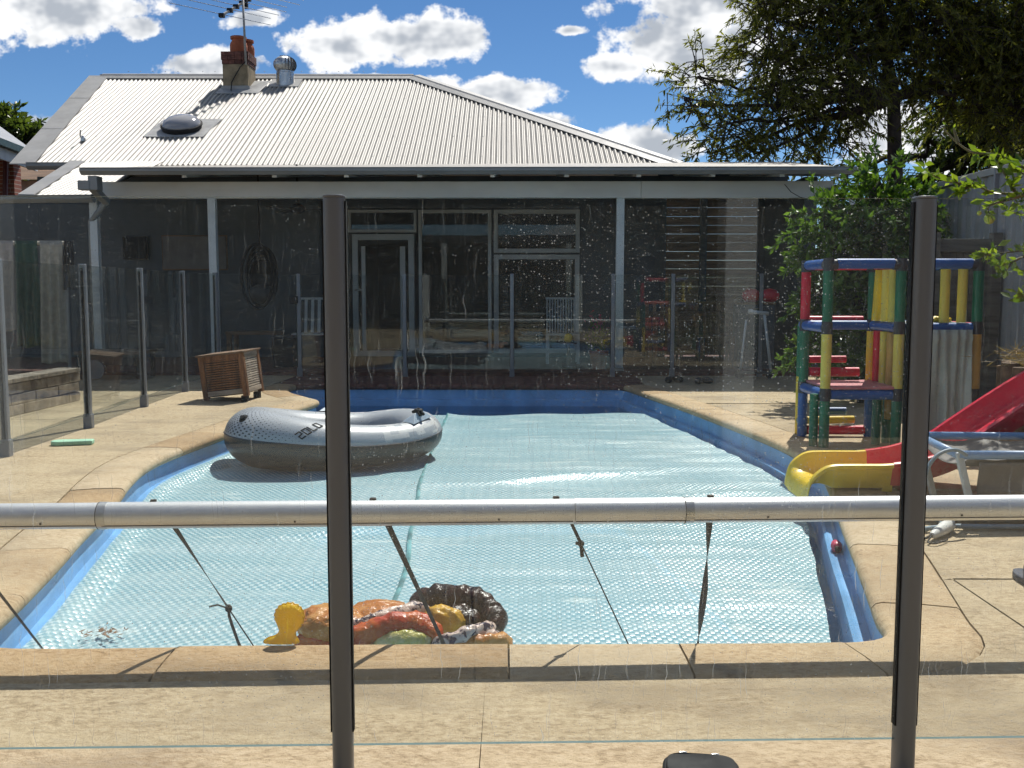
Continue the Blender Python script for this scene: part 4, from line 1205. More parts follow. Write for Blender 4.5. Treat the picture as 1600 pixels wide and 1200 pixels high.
def oarlock(i, v, big_):
    c_ = d_pt(i, v); nn_ = (d_pt(i, v, .05) - c_).normalized(); t = (d_pt(i + 1, v) - d_pt(i - 1, v)).normalized(); s_ = nn_.cross(t)
    mb = MB(); q = [c_ + t * x + s_ * y + nn_ * z for (x, y, z) in ((-.12, -.05, .001), (.12, -.05, .001), (.05, 0, .055), (-.05, 0, .055), (-.12, .05, .001), (.12, .05, .001))]
    mb.add(q, [(0, 1, 2, 3), (3, 2, 5, 4), (0, 3, 4), (1, 5, 2)]); o_ = mb.build('oarlock', M['oar_patch'], dinghy, bevel=.006)
    MB().box(c_ + nn_ * .045, (.045, .05, .06), Matrix((t, s_, nn_)).transposed()).tube([c_ + nn_ * .04 - s_ * .05, c_ + nn_ * .075, c_ + nn_ * .04 + s_ * .05], .012, 8).build('oarlock_clip', M['black'], o_, bevel=.006)
M['oar_patch'] = mat('pale blue grey vinyl', (.42, .50, .58), .4, var=.05)
oarlock(88, .17, True)
oarlock(46, .19, False)
# the printed name
GLY = {'2': [(0, 1), (.6, 1), (.6, .55), (0, .45), (0, 0), (.6, 0)], '0': [(0, 0), (0, 1), (.6, 1), (.6, 0), (0, 0)], 'L': [(0, 1), (0, 0), (.6, 0)]}
def letters(txt, i0, v0, hh, slant):
    mb = MB(); per_m = NB / arcs[NB]
    for k_, ch in enumerate(txt):
        g_ = GLY[ch]
        for (xa, ya), (xb, yb) in zip(g_, g_[1:]):
            L = math.hypot(xb - xa, yb - ya); dx_, dy_ = (xb - xa) / L, (yb - ya) / L; hw = .085
            xa, ya, xb, yb = xa - dx_ * hw, ya - dy_ * hw, xb + dx_ * hw, yb + dy_ * hw
            quad = []
            for (x, y) in ((xa - dy_ * hw, ya + dx_ * hw), (xb - dy_ * hw, yb + dx_ * hw), (xb + dy_ * hw, yb - dx_ * hw), (xa + dy_ * hw, ya - dx_ * hw)):
                gx = (x + k_ * .95) * hh; gy = y * hh
                cu, cv = gx * math.cos(slant) - gy * math.sin(slant), gx * math.sin(slant) + gy * math.cos(slant)
                quad.append((cu, cv))
            ns = 4; base_ = len(mb.v)
            for s_ in range(ns + 1):
                for (p0, p1) in ((quad[0], quad[1]), (quad[3], quad[2])):
                    cu, cv = p0[0] + (p1[0] - p0[0]) * s_ / ns, p0[1] + (p1[1] - p0[1]) * s_ / ns
                    mb.v.append(tuple(d_pt(i0 + cu * per_m, v0 + cv, .0022 + .0001 * k_)))
            for s_ in range(ns): a_ = base_ + 2 * s_; mb.f.append((a_, a_ + 2, a_ + 3, a_ + 1)); mb.m.append(0)
    return mb
letters('20L0', 19.8, .045, .047, R(50)).build('name_print', M['rubber'], dinghy)
settle(dinghy, DC)

# ================================================================== deflated float, yellow paddle
def pillow(center, rx, ry, rz, rot, seed, wr=.10, n=26, m_=22, sq=.9):
    """soft vinyl cushion with puckers"""
    mb = MB(); Rm = Euler(rot).to_matrix(); mb.uv = []
    for i in range(m_ + 1):
        th = math.pi * i / m_
        for j in range(n):
            ph = 2 * math.pi * j / n
            d = Vector((math.sin(th) * math.cos(ph), math.sin(th) * math.sin(ph), math.cos(th)))
            d = Vector([math.copysign(abs(q) ** sq, q) for q in d])
            k_ = 1 + wr * mnoise.noise(d * 2.2 + Vector((seed, 0, 0))) + wr * .7 * mnoise.noise(Vector((d.x * 9, d.y * 4, d.z * 3 + seed))) + wr * .35 * mnoise.noise(d * 15 + Vector((0, seed, 0)))
            mb.v.append(tuple(Vector(center) + Rm @ Vector((d.x * rx * k_, d.y * ry * k_, d.z * rz * k_)))); mb.uv.append((j / n, i / m_))
    for i in range(m_):
        for j in range(n): j2 = (j + 1) % n; mb.f.append((i * n + j, (i + 1) * n + j, (i + 1) * n + j2, i * n + j2))
    mb.m = [0] * len(mb.f); return mb
def vinyl(name, col, col2, scale=7, th=(.45, .6), rough=.24):
    m, T, out = new_mat(name); oc = T.n('ShaderNodeTexCoord').outputs['Object']; p = T.n('ShaderNodeBsdfPrincipled')
    n_ = T.noise(oc, scale, 4, .6, .6); T.l(T.mix(T.ss(n_, *th), c4(col), c4(col2)), p.inputs['Base Color']); p.inputs['Roughness'].default_value = rough
    p.inputs['Specular IOR Level'].default_value = .35
    b = T.n('ShaderNodeBump'); b.inputs['Strength'].default_value = .5; b.inputs['Distance'].default_value = .012
    T.l(T.noise(T.mapping(oc, (1, 1.6, 1.3)), 34, 3, .6, 1.2), b.inputs['Height']); T.l(b.outputs[0], p.inputs['Normal']); T.l(p.outputs[0], out.inputs[0]); return m
V1 = vinyl('orange bun vinyl', (.42, .15, .03), (.55, .27, .08)); V2 = vinyl('brown patty vinyl', (.014, .005, .005), (.04, .014, .010), 14)
V3 = vinyl('red sauce vinyl', (.42, .045, .015), (.50, .11, .025), 9); V4 = vinyl('golden vinyl', (.55, .32, .03), (.42, .23, .03), 9)
V5 = vinyl('pale printed vinyl', (.62, .48, .40), (.04, .03, .06), 38, (.52, .58)); V6 = vinyl('lettuce vinyl', (.45, .42, .12), (.58, .50, .25), 9)
flo = thing('deflated_pool_float', 'crumpled half-deflated orange, brown and red pool float at the near pool edge', 'pool float')
def fl_part(name, px, py, Y, rx, ry, rz, rot, seed, mt, wr=.14):
    pillow(G(px, py, ZC + rz * .75 + (Y - 3.6) * .10), rx, ry, rz, rot, seed, wr, 44, 32).build(name, mt, flo, smooth=True)
def fl_tube(name, pxs, r_, mt, seed, wr=.28):
    pts = [G(px, py, ZC + r_ * .9 + h_) for (px, py, h_) in pxs]; out_ = []
    for i in range(len(pts) - 1):
        p0, p1, p2, p3 = pts[max(i - 1, 0)], pts[i], pts[i + 1], pts[min(i + 2, len(pts) - 1)]
        for j in range(14):
            f_ = j / 14; out_.append(.5 * ((2 * p1) + (-p0 + p2) * f_ + (2 * p0 - 5 * p1 + 4 * p2 - p3) * f_**2 + (-p0 + 3 * p1 - 3 * p2 + p3) * f_**3))
    out_.append(pts[-1]); n_ = len(out_); rs = []
    for i in range(n_):
        t = i / (n_ - 1); e_ = min(1, (min(t, 1 - t) * 7 + .08)) ** .5
        rs.append(r_ * e_ * (1 + wr * .9 * mnoise.noise(Vector((i * .11, seed, 0))) + .035 * math.sin(i * .9 + seed)))
    mb = MB(); mb.tube(out_, rs, 22)
    mb.v = [tuple(Vector(v) + Vector((1, 1, 1)) * 0 + Vector((mnoise.noise(Vector(v) * 38), mnoise.noise(Vector(v) * 30 + Vector((5, 0, 0))), mnoise.noise(Vector(v) * 38 + Vector((0, 9, 0))))) * .007) for v in mb.v]
    mb.build(name, mt, flo, smooth=True)
fl_part('bun', 520, 975, 3.75, .130, .11, .066, (0, .08, .1), 1.0, V1, .10)
fl_part('bun', 590, 962, 3.9, .120, .09, .050, (0, .0, .2), 2.0, V1, .10)
fl_tube('patty', ((640, 952, .02), (672, 935, .06), (708, 934, .07), (745, 940, .06), (770, 960, .03), (776, 985, .0)), .047, V2, 3.0)
fl_part('patty', 725, 965, 3.8, .085, .07, .05, (0, .2, 0), 3.4, V2, .12)
fl_part('cheese', 694, 972, 3.75, .078, .05, .058, (0, .15, 0), 7.0, V4, .12)
fl_tube('sauce', ((540, 1003, .02), (580, 988, .05), (622, 974, .075), (655, 978, .06), (690, 996, .03)), .042, V3, 5.0)
fl_part('sauce', 498, 1000, 3.6, .085, .05, .035, (0, -.1, .1), 6.5, V3, .15)
fl_tube('printed_band', ((540, 985, .05), (575, 972, .075), (615, 958, .09), (650, 950, .085), (672, 955, .07)), .022, V5, 8.0)
fl_tube('printed_band', ((672, 1008, .02), (705, 998, .06), (740, 985, .075), (772, 978, .06)), .022, V5, 9.0)
fl_tube('lettuce', ((585, 1008, .02), (620, 1000, .045), (650, 999, .04), (672, 1008, .02)), .030, V6, 10.0)
fl_tube('bun', ((690, 1010, .0), (735, 1004, .03), (775, 1003, .02), (800, 1010, .0)), .030, V1, 11.0)
fl_tube('bun', ((742, 996, .05), (768, 990, .055), (785, 1000, .02)), .017, V5, 12.0)
mb = MB(); mb.tube([P(502, 947, 3.66), P(492, 962, 3.50), P(478, 990, 3.42)], .005, 6); mb.build('cord', M['black'], flo)
settle(flo, P(630, 1003, 3.8))

yel = thing('yellow_float_handle', 'glossy yellow scalloped inflatable lobe standing up at the coping edge', 'pool toy')
YY = 2.865
outl = [(475, 965), (474, 975), (468, 985), (462, 991), (462, 998), (466, 1005), (464, 1009), (440, 1009.5), (416, 1009), (413, 1006), (420, 1001), (432, 997), (437, 990), (434, 980), (430, 970), (431, 960), (437, 952), (446, 948), (456, 947), (466, 951), (472, 957)]
ol = [P(a_, b_ - 4.5, YY) for a_, b_ in outl]; cc = P(452, 963, YY)
mb = MB(); dn = 12; nO = 80; ring = []
for k in range(nO):
    t = k / nO * len(ol); i = int(t); f_ = t - i; p0, p1, p2, p3 = [ol[(i + q) % len(ol)] for q in (-1, 0, 1, 2)]
    q = .5 * ((2 * p1) + (-p0 + p2) * f_ + (2 * p0 - 5 * p1 + 4 * p2 - p3) * f_**2 + (-p0 + 3 * p1 - 3 * p2 + p3) * f_**3)
    if q.z > cc.z - .01: q = q + (q - cc).normalized() * .0022 * math.sin(k * 2.3)
    ring.append(q)
spine = lambda q: Vector((P(452, 968, YY).x if q.z > P(452, 985, YY).z else P(450, 968, YY).x, YY, min(max(q.z, P(440, 1001, YY).z), P(452, 962, YY).z)))
for s_ in range(dn + 1):
    t = s_ / dn; a_ = math.pi * (t - .5)
    for q in ring:
        c_ = spine(q); k_ = math.cos(a_) ** .7 if 0 < s_ < dn else 0.0
        mb.v.append(tuple(c_ + (q - c_) * max(k_, .02) + Vector((0, .024 * math.sin(a_), 0))))
for s_ in range(dn):
    for k in range(nO): k2 = (k + 1) % nO; mb.f.append((s_ * nO + k, s_ * nO + k2, (s_ + 1) * nO + k2, (s_ + 1) * nO + k))
mb.m = [0] * len(mb.f)
V7 = vinyl('yellow vinyl', (.86, .60, .015), (.80, .54, .015), 9, rough=.25)
nt = NT(V7.node_tree); ou = [n for n in V7.node_tree.nodes if n.type == 'OUTPUT_MATERIAL'][0]; pr_ = [n for n in V7.node_tree.nodes if n.type == 'BSDF_PRINCIPLED'][0]
tl = nt.n('ShaderNodeBsdfTranslucent'); tl.inputs[0].default_value = (.95, .68, .03, 1); mxs = nt.n('ShaderNodeMixShader'); mxs.inputs[0].default_value = .5
nt.l(pr_.outputs[0], mxs.inputs[1]); nt.l(tl.outputs[0], mxs.inputs[2]); nt.l(mxs.outputs[0], ou.inputs[0])
mb.build('lobe', V7, yel, smooth=True)
MB().tube([q + Vector((0, 0, 0)) for q in ring], .0028, 6, closed=True).build('weld_rim', V7, yel, smooth=True)
settle(yel, P(445, 1009, YY))

# ================================================================== slatted timber crate
crate = thing('slatted_crate', 'weathered brown timber slatted box tilted on the left deck', 'crate')
CW, CH, CD = .44, .41, .46
cbase = G(318, 627)
Rc = Matrix.Rotation(R(-6.5), 3, 'Y') @ Matrix.Rotation(R(-4), 3, 'Z')
def cpt(x, y, z): return cbase + Rc @ Vector((x, y, z)) + Vector((0, 0, .005))
M['crate_new'] = mat('orange brown stained timber', (.22, .095, .036), .6, var=.25, scale=4, stretch=(6, 1, .6), bump=.2)
M['crate_old'] = mat('silvered timber', (.40, .33, .26), .85, var=.2, scale=5, stretch=(1, .5, 6), bump=.3)
def cbox(x0, y0, z0, x1, y1, z1, name, mt): 
    c_ = cpt((x0 + x1) / 2, (y0 + y1) / 2, (z0 + z1) / 2)
    return MB().box(c_, (x1 - x0, y1 - y0, z1 - z0), Rc).build(name, M[mt], crate, bevel=.003)
for (x, y) in ((0, 0), (CW - .05, 0), (0, CD - .05), (CW - .05, CD - .05)):
    cbox(x, y, -.0, x + .05, y + .05, CH, 'corner_post', 'crate_new')
cbox(.05, .004, CH - .045, CW - .05, .046, CH, 'rail', 'crate_new'); cbox(.05, .004, .03, CW - .05, .046, .075, 'rail', 'crate_old')
cbox(CW - .046, .05, CH - .045, CW - .004, CD - .05, CH, 'rail', 'crate_old'); cbox(CW - .046, .05, .03, CW - .004, CD - .05, .075, 'rail', 'crate_old')
cbox(.004, .05, CH - .045, .046, CD - .05, CH, 'rail', 'crate_new'); cbox(.05, CD - .046, CH - .045, CW - .05, CD - .004, CH, 'rail', 'crate_new')
for k in range(13):
    z = .082 + k * .0222
    cbox(.05, .012, z, CW - .05, .026, z + .0155, 'slat', 'crate_new')
    cbox(CW - .026, .05, z, CW - .012, CD - .05, z + .0155, 'slat', 'crate_old')
    cbox(.012, .05, z, .026, CD - .05, z + .0155, 'slat', 'crate_new')
cbox(CW - .03, CD * .5 - .02, .076, CW - .027, CD * .5 + .02, CH - .046, 'mullion', 'crate_old')
for k in range(6):
    w_ = (CW + .03) / 6
    cbox(-.015 + k * w_ + .0015, -.018, CH + .001, -.015 + (k + 1) * w_ - .0015, CD + .015, CH + .018, 'lid_board', 'timber')
cbox(.03, .03, .033, CW - .03, CD - .03, CH - .01, 'dark_infill', 'black')  # black box added inside so the gaps between the slats look dark
cbox(.03, .03, .02, CW - .03, CD - .03, .032, 'bottom_board', 'timber')
w0 = cpt(CW - .06, .02, 0)
for (x, y) in ((CW - .07, .03), (CW - .07, CD - .09)):
    a = cpt(x + .02, y + .02, 0); MB().box2((a.x - .03, a.y - .03, -.004), (a.x + .03, a.y + .03, a.z + .004)).build('block_foot', M['black'], crate)
settle(crate, cbase)

# mint foam piece on the deck
c_ = G(113, 694); a0, a1 = G(80, 694), G(146, 692)
d_ = (a1 - a0).normalized(); M['mint'] = mat('mint green foam', (.36, .62, .44), .7, var=.06, scale=10)
mb = MB(); L = (a1 - a0).length / 2; n_ = Vector((-d_.y, d_.x, 0))
poly = []
for k in range(12): a = math.pi * .5 + math.pi * k / 11; poly.append(c_ - d_ * (L - .06) + d_ * .06 * math.cos(a) + n_ * .06 * math.sin(a))
poly += [c_ + d_ * L - n_ * .045, c_ + d_ * (L + .0) + n_ * .045]
mb.prism([(q.x, q.y) for q in poly], -.003, .028)
tag(mb.build('foam_float', M['mint'], None, bevel=.008, seg=3), 'small mint green foam block lying on the left deck', 'foam block')

# ================================================================== play gym
gym = thing('climbing_frame', 'red, yellow, green and blue plastic tube climbing frame beside the pool', 'climbing frame')
X0, X1, X2, Y0, Y1 = 2.005, 2.482, 2.99, 6.60, 7.12
Z0, ZA, ZB, ZT = 0.0, .355, .80, 1.222
RT = .0335
COLS = dict(r='red_plastic', y='yellow_plastic', o='ochre_plastic', l='lemon_plastic', g='green_plastic', b='blue_plastic')
def rod(a, b, c, r_=RT, cut=.035):
    a, b = Vector(a), Vector(b); d = (b - a).normalized()
    mb = MB(); mb.tube([a + d * cut, b - d * cut], r_, 16)
    return mb.build('tube', M[COLS[c]], gym, auto=40)
def joint(p, up=True, side=()):
    mb = MB(); p = Vector(p)
    mb.tube([p - Vector((0, 0, .042)), p + Vector((0, 0, .042))], RT * 1.06, 16)
    for s_ in side:
        d = Vector(s_); mb.tube([p, p + d * .055], RT * 1.04, 14)
    return mb.build('connector', M['grey_plastic'], gym, auto=40)
ex, ey = (1, 0, 0), (0, 1, 0)
# uprights: list of (x, y, colours bottom, middle, top)
for (x, y, cs) in ((X0, Y0, 'glg'), (X1, Y0, 'glg'), (X2, Y0, 'gog'), (X0, Y1, 'bgr'), (X1, Y1, 'byg'), (X2, Y1, 'bog')):
    zs = (Z0, ZA, ZB, ZT)
    for k in range(3): rod((x, y, zs[k]), (x, y, zs[k + 1]), cs[k], cut=.035 if k else .0)
    for z in (ZA, ZB): joint((x, y, z))
    sd_ = []
    if x < X2: sd_.append(ex)
    if x > X0: sd_.append((-1, 0, 0))
    joint((x, y, ZT - .006), side=sd_ + [ey if y == Y0 else (0, -1, 0)])
# top rails
for (xa, xb) in ((X0, X1), (X1, X2)):
    rod((xa, Y0, ZT), (xb, Y0, ZT), 'b', cut=.05); rod((xa, Y1, ZT), (xb, Y1, ZT), 'r' if xa == X0 else 'b', cut=.05)
rod((X0, Y0, ZT), (X0, Y1, ZT), 'b', cut=.05); rod((X2, Y0, ZT), (X2, Y1, ZT), 'b', cut=.05); rod((X1, Y0, ZT), (X1, Y1, ZT), 'r', cut=.05)
# deck-level rails
rod((X0, Y1, ZB), (X1, Y1, ZB), 'b'); rod((X0, Y1 + .1, ZB + .03), (X1, Y1 + .1, ZB + .03), 'r'); rod((X0, Y0, ZB), (X0, Y1, ZB), 'b')
rod((X1, Y0, ZB), (X1, Y1, ZB), 'b'); rod((X1, Y0, ZB), (X2, Y0, ZB), 'b'); rod((X1, Y1, ZB), (X2, Y1, ZB), 'b'); rod((X2, Y0, ZB), (X2, Y1, ZB), 'r')
# seat-level rails and lower rungs
rod((X0, Y0, ZA), (X1, Y0, ZA), 'b'); rod((X0, Y0, ZA), (X0, Y1, ZA), 'b'); rod((X1, Y0, ZA), (X1, Y1, ZA), 'b')
rod((X0, Y1, ZA + .11), (X1 - .05, Y1, ZA + .11), 'r'); rod((X0, Y1, ZA + .20), (X1 - .14, Y1 + .02, ZA + .20), 'r', .026)
rod((X0, Y1, .045), (X1, Y1, .045), 'r'); rod((X0, Y1, .115), (X1 - .06, Y1 + .05, .115), 'y', .028); rod((X0 + .05, Y1 + .1, .17), (X1 - .1, Y1 + .1, .17), 'b', .028)
for k, (c_lo, c_hi) in enumerate((('r', 'y'), ('l', 'l'), ('o', 'l'))):      # bars filling the side between the two bays
    y = Y0 + .13 + .13 * (2 - k)
    rod((X1 + (.0 if k else -.02), y, ZB), (X1, y, ZT), c_hi, .031); rod((X1, y, .14 if k else ZA), (X1, y, ZB), c_lo, .031)
for x in (X1 - .30, X1 - .20, X1 - .10): rod((x + .22, Y0 + .14 + (x - X1 + .3) * .9, 0), (x + .22, Y0 + .14 + (x - X1 + .3) * .9, ZA), 'g', .031, 0)
for x in (2.785, 2.90): rod((x, Y0 + .03, ZB), (x, Y0 + .03, ZT), 'l', .031)
# leaning corner post on the outside left, legs under the seat
rod((2.022, 7.26, .0), (2.022, 7.26, .42), 'y', .03, 0); rod((2.022, 7.26, .42), (2.022, 7.26, ZB), 'g', .03, 0); rod((2.022, 7.26, ZB), (X0, Y1, ZB), 'b', .03); rod((2.022, 7.26, .1), (X0, Y1, .1), 'g', .028)
rod((X0 - .055, Y0 + .05, 0), (X0 - .055, Y0 + .05, ZA), 'g', .03, 0)
MB().box2((X0 + .01, Y0 - .02, ZA + .036), (X1 - .005, Y1 - .02, ZA + .056)).build('seat_panel', M['pink_plastic'], gym, bevel=.006)
MB().box2((X1 + .01, Y0 + .03, ZB + .012), (X2 - .005, Y1 - .02, ZB + .030)).build('platform', M['curtain'], gym, bevel=.005)
settle(gym, ((X0 + X2) / 2, Y0, 0))
# gathered cloth hung round the tower
mb = MB(); n_ = 150; rows = 26
xa, xb = X1 + .025, X2 - .045
for j in range(rows + 1):
    t = j / rows; z = ZB - .01 - t * .735
    for i in range(n_ + 1):
        s_ = i / n_; x = xa + (xb - xa) * s_
        amp = .008 + .016 * min(1, t * 1.6); f_ = math.sin(s_ * 44 + 2 * mnoise.noise(Vector((s_ * 6, t * .6, 0)))) * (1 - .55 * min(1, t * 2.0)) + .95 * math.sin(s_ * 19 + 1.2 + .6 * t) * min(1, t * 1.5)
        pinch = -.004 if .04 < t < .085 else 0.0
        hem = .014 * math.sin(s_ * 9) * t
        mb.v.append((x + .008 * t * math.sin(s_ * 25), Y0 - .045 - amp * f_ + pinch * 3, z + hem))
for j in range(rows):
    for i in range(n_): a = j * (n_ + 1) + i; mb.f.append((a, a + 1, a + n_ + 2, a + n_ + 1))
# a side return so the cloth wraps the corner
mb.m = [0] * len(mb.f)
o = mb.build('cloth_skirt', M['curtain'], None, smooth=True); so = o.modifiers.new('thick', 'SOLIDIFY'); so.thickness = .003
tag(o, 'gathered grey green cloth hanging from the climbing frame tower', 'cloth')
# yellow toy on the tower
c_ = P(1467, 506, Y0 + .1); c_.z = ZB + .052
mb = pillow(c_, .085, .05, .021, (0, .06, .1), 21, .3, 24, 12); tag(mb.build('toy_boat', M['yellow_plastic'], None, smooth=True), 'small yellow toy lying on top of the cloth-hung tower', 'toy')

# ================================================================== slide
slide = thing('slide', 'red plastic slide with a yellow end dipping over the pool', 'slide')
near_rim = [(1.475, -.02), (1.495, .065), (1.54, .115), (1.60, .143), (1.70, .147), (1.79, .147), (1.88, .148), (1.98, .158), (2.10, .184), (2.25, .238), (2.35, .305), (2.45, .375), (2.62, .49), (2.95, .70), (3.30, .92), (3.55, .96)]
def sl_curve(n_):
    pts = [Vector((x, 0, z)) for x, z in near_rim]; out_ = []
    for i in range(len(pts) - 1):
        p0, p1, p2, p3 = pts[max(i - 1, 0)], pts[i], pts[i + 1], pts[min(i + 2, len(pts) - 1)]
        for j in range(n_):
            f_ = j / n_; out_.append(.5 * ((2 * p1) + (-p0 + p2) * f_ + (2 * p0 - 5 * p1 + 4 * p2 - p3) * f_**2 + (-p0 + 3 * p1 - 3 * p2 + p3) * f_**3))
    return out_ + [pts[-1]]
SC = sl_curve(5)
YS0, YS1 = 5.13, 5.53
def chute(pts, tops):
    mb = MB(); prof_n = None
    for q in pts:
        h = .125 if q.x > 1.62 else max(.03, .125 * (q.x - 1.44) / .18)
        pr = [(YS0 - .028, -.022), (YS0 - .030, -.004), (YS0 - .016, .004), (YS0 + .004, .0), (YS0 + .012, -.02), (YS0 + .03, -h + .02), (YS0 + .06, -h), (YS1 - .06, -h), (YS1 - .03, -h + .02), (YS1 - .012, -.02), (YS1 - .004, .0), (YS1 + .016, .004), (YS1 + .030, -.004), (YS1 + .028, -.022)]
        low = [(YS1 + .006, -.03), (YS1 - .022, -h - .006), (YS1 - .058, -h - .012), (YS0 + .058, -h - .012), (YS0 + .022, -h - .006), (YS0 - .006, -.03)]
        pr = pr + low; prof_n = len(pr)
        for (y, z) in pr: mb.v.append((q.x, y, q.z + z))
    for i in range(len(pts) - 1):
        for j in range(prof_n): j2 = (j + 1) % prof_n; mb.f.append((i * prof_n + j, (i + 1) * prof_n + j, (i + 1) * prof_n + j2, i * prof_n + j2))
    mb.f.append(tuple(range(prof_n))); mb.f.append(tuple((len(pts) - 1) * prof_n + j for j in range(prof_n - 1, -1, -1)))
    mb.m = [0] * len(mb.f); return mb
chute([q for q in SC if q.x <= 1.93], 0).build('slide_end', M['yellow_plastic'], slide, auto=50)
chute([q + Vector((0, 0, .004)) for q in SC if q.x >= 1.90], 0).build('chute', M['red_plastic'], slide, auto=50)
MB().box2((1.88, YS0 + .02, -.004), (1.93, YS1 - .02, .03)).build('foot', M['yellow_plastic'], slide)
MB().box2((1.98, YS0 + .05, -.004), (2.04, YS1 - .05, .03)).build('foot', M['red_plastic'], slide)
for y in (YS0, YS1):
    MB().tube([(3.45, y, 0), (3.45, y, 1.2)], .033, 12).build('ladder_post', M['blue_plastic'], slide)
for z in (.3, .6, .85): MB().tube([(3.47, YS0, z), (3.47, YS1, z)], .025, 10).build('rung', M['yellow_plastic'], slide)
settle(slide, (1.9, 5.4, 0))

# ================================================================== lounger, hose, small deck things
lou = thing('sun_lounger', 'blue tube framed lounger with grey sling at the right edge', 'lounger')
M['blue_frame'] = mat('powder blue enamel', (.20, .34, .55), .35, var=.06, scale=4); M['sling'] = mat('grey sling fabric', (.17, .16, .15), .8, var=.12, scale=4, stain=.3)
M['pale_leg'] = mat('pale grey enamel', (.42, .47, .50), .4, var=.05)
LY0, LY1 = 4.40, 5.0
la, lb = P(1497, 711, LY0), P(1640, 722, LY0 + .12); lb = Vector((3.2, LY0 + .10, la.z - .015))
MB().tube([la, la.lerp(lb, .4), lb], .020, 14).build('side_rail', M['blue_frame'], lou, smooth=True)
la2 = Vector((la.x + .06, LY1, la.z)); lb2 = Vector((lb.x, LY1 + .05, lb.z)); MB().tube([la2, lb2], .020, 14).build('side_rail', M['blue_frame'], lou, smooth=True)
MB().tube([la, la2], .018, 12).build('end_rail', M['blue_frame'], lou, smooth=True)
for q, q2 in ((la, la2), (lb, lb2)):
    for p_ in (q, q2):
        ft = Vector((p_.x + .09, p_.y + .0, 0.0)); MB().bar(p_ + Vector((0, 0, .015)), ft, .030, .03).build('leg', M['pale_leg'], lou, bevel=.006)
mb = MB(); n_ = 30
for i in range(n_ + 1):
    t = i / n_; x = la.x + .07 + (lb.x - la.x - .1) * t
    for j in range(13):
        s_ = j / 12; y = LY0 + .03 + (LY1 - LY0 - .04) * s_; sag = .075 * math.sin(math.pi * s_) ** .7 * (.7 + .3 * math.sin(t * 9)) + .02
        mb.v.append((x, y, la.z - sag + .008 * math.sin(x * 22 + y * 9)))
for i in range(n_):
    for j in range(12): a = i * 13 + j; mb.f.append((a, a + 13, a + 14, a + 1))
mb.m = [0] * len(mb.f); o = mb.build('sling', M['sling'], lou, smooth=True); so = o.modifiers.new('t', 'SOLIDIFY'); so.thickness = .004
# drop of loose sling on the near side
mb = MB(); hb = .17
for i in range(n_ + 1):
    t = i / n_; x = la.x + .10 + (lb.x - la.x - .12) * t
    for j in range(9): s_ = j / 8; mb.v.append((x, LY0 + .01 + .02 * math.sin(x * 6 + s_ * 3) * s_, la.z - .035 - s_ * (hb + .03 * math.sin(x * 5))))
for i in range(n_):
    for j in range(8): a = i * 9 + j; mb.f.append((a, a + 9, a + 10, a + 1))
mb.m = [0] * len(mb.f); o = mb.build('sling_flap', M['sling'], lou, smooth=True); so = o.modifiers.new('t', 'SOLIDIFY'); so.thickness = .004
settle(lou, (la.x, LY0, 0))
# black mesh bag under it
mb = pillow((P(1545, 818, 4.36).x + .18, 4.50, .035), .42, .17, .045, (0, 0, .02), 31, .15, 30, 12); tag(mb.build('mesh_bag', M['grey_plastic'], None, smooth=True), 'flat dark mesh bag lying under the blue lounger', 'bag')

M['hose'] = mat('grey blue hose', (.22, .30, .36), .5, var=.1, scale=9)
hz = .014
hp = [Vector((q.x, q.y, hz)) for q in (G(1680, 826), G(1600, 827.5), G(1540, 827.5), G(1490, 827), G(1462, 829), G(1430, 833), G(1405, 835))]
def smooth_path(pts, n_=8):
    out_ = []
    for i in range(len(pts) - 1):
        p0, p1, p2, p3 = pts[max(i - 1, 0)], pts[i], pts[i + 1], pts[min(i + 2, len(pts) - 1)]
        for j in range(n_):
            f_ = j / n_; out_.append(.5 * ((2 * p1) + (-p0 + p2) * f_ + (2 * p0 - 5 * p1 + 4 * p2 - p3) * f_**2 + (-p0 + 3 * p1 - 3 * p2 + p3) * f_**3))
    return out_ + [pts[-1]]
hose = thing('pool_hose', 'grey blue pool hose with white fitting on the right deck', 'hose')
MB().tube(smooth_path(hp), .0105, 10).build('hose_length', M['hose'], hose, smooth=True)
h2 = [P(1510, 711, 4.36), P(1493, 703, 4.34), P(1470, 708, 4.32), P(1452, 727, 4.30), P(1440, 765, 4.28), P(1438, 800, 4.27), Vector((G(1452, 812).x, 4.42, .015)), Vector((G(1470, 822).x, 4.36, .015)), Vector((G(1482, 828).x, 4.30, .016))]
MB().tube(smooth_path(h2), .0085, 10).build('hose_length', M['hose'], hose, smooth=True)
f0, f1 = Vector((*G(1484, 830).xy, .03)), Vector((*G(1456, 846).xy, .026)); ax_ = (f1 - f0)
M['white_plastic'] = mat('white plastic', (.68, .68, .64), .4, var=.06, scale=9)
L_ = ax_.length
MB().lathe(f0, [(.022, 0), (.027, .01), (.028, L_ * .35), (.024, L_ * .5), (.021, L_ * .8), (.012, L_)], 18, 0, ax_).build('fitting', M['white_plastic'], hose, auto=40)
MB().tube(smooth_path([f1, Vector((*G(1444, 846).xy, .012)), Vector((*G(1425, 852).xy, .010))]), .006, 8).tube(smooth_path([f1, Vector((*G(1450, 850).xy, .009)), Vector((*G(1462, 852).xy, .008)), Vector((*G(1480, 846).xy, .008))]), .004, 8).build('cord', M['black'], hose)
settle(hose, hp[2])

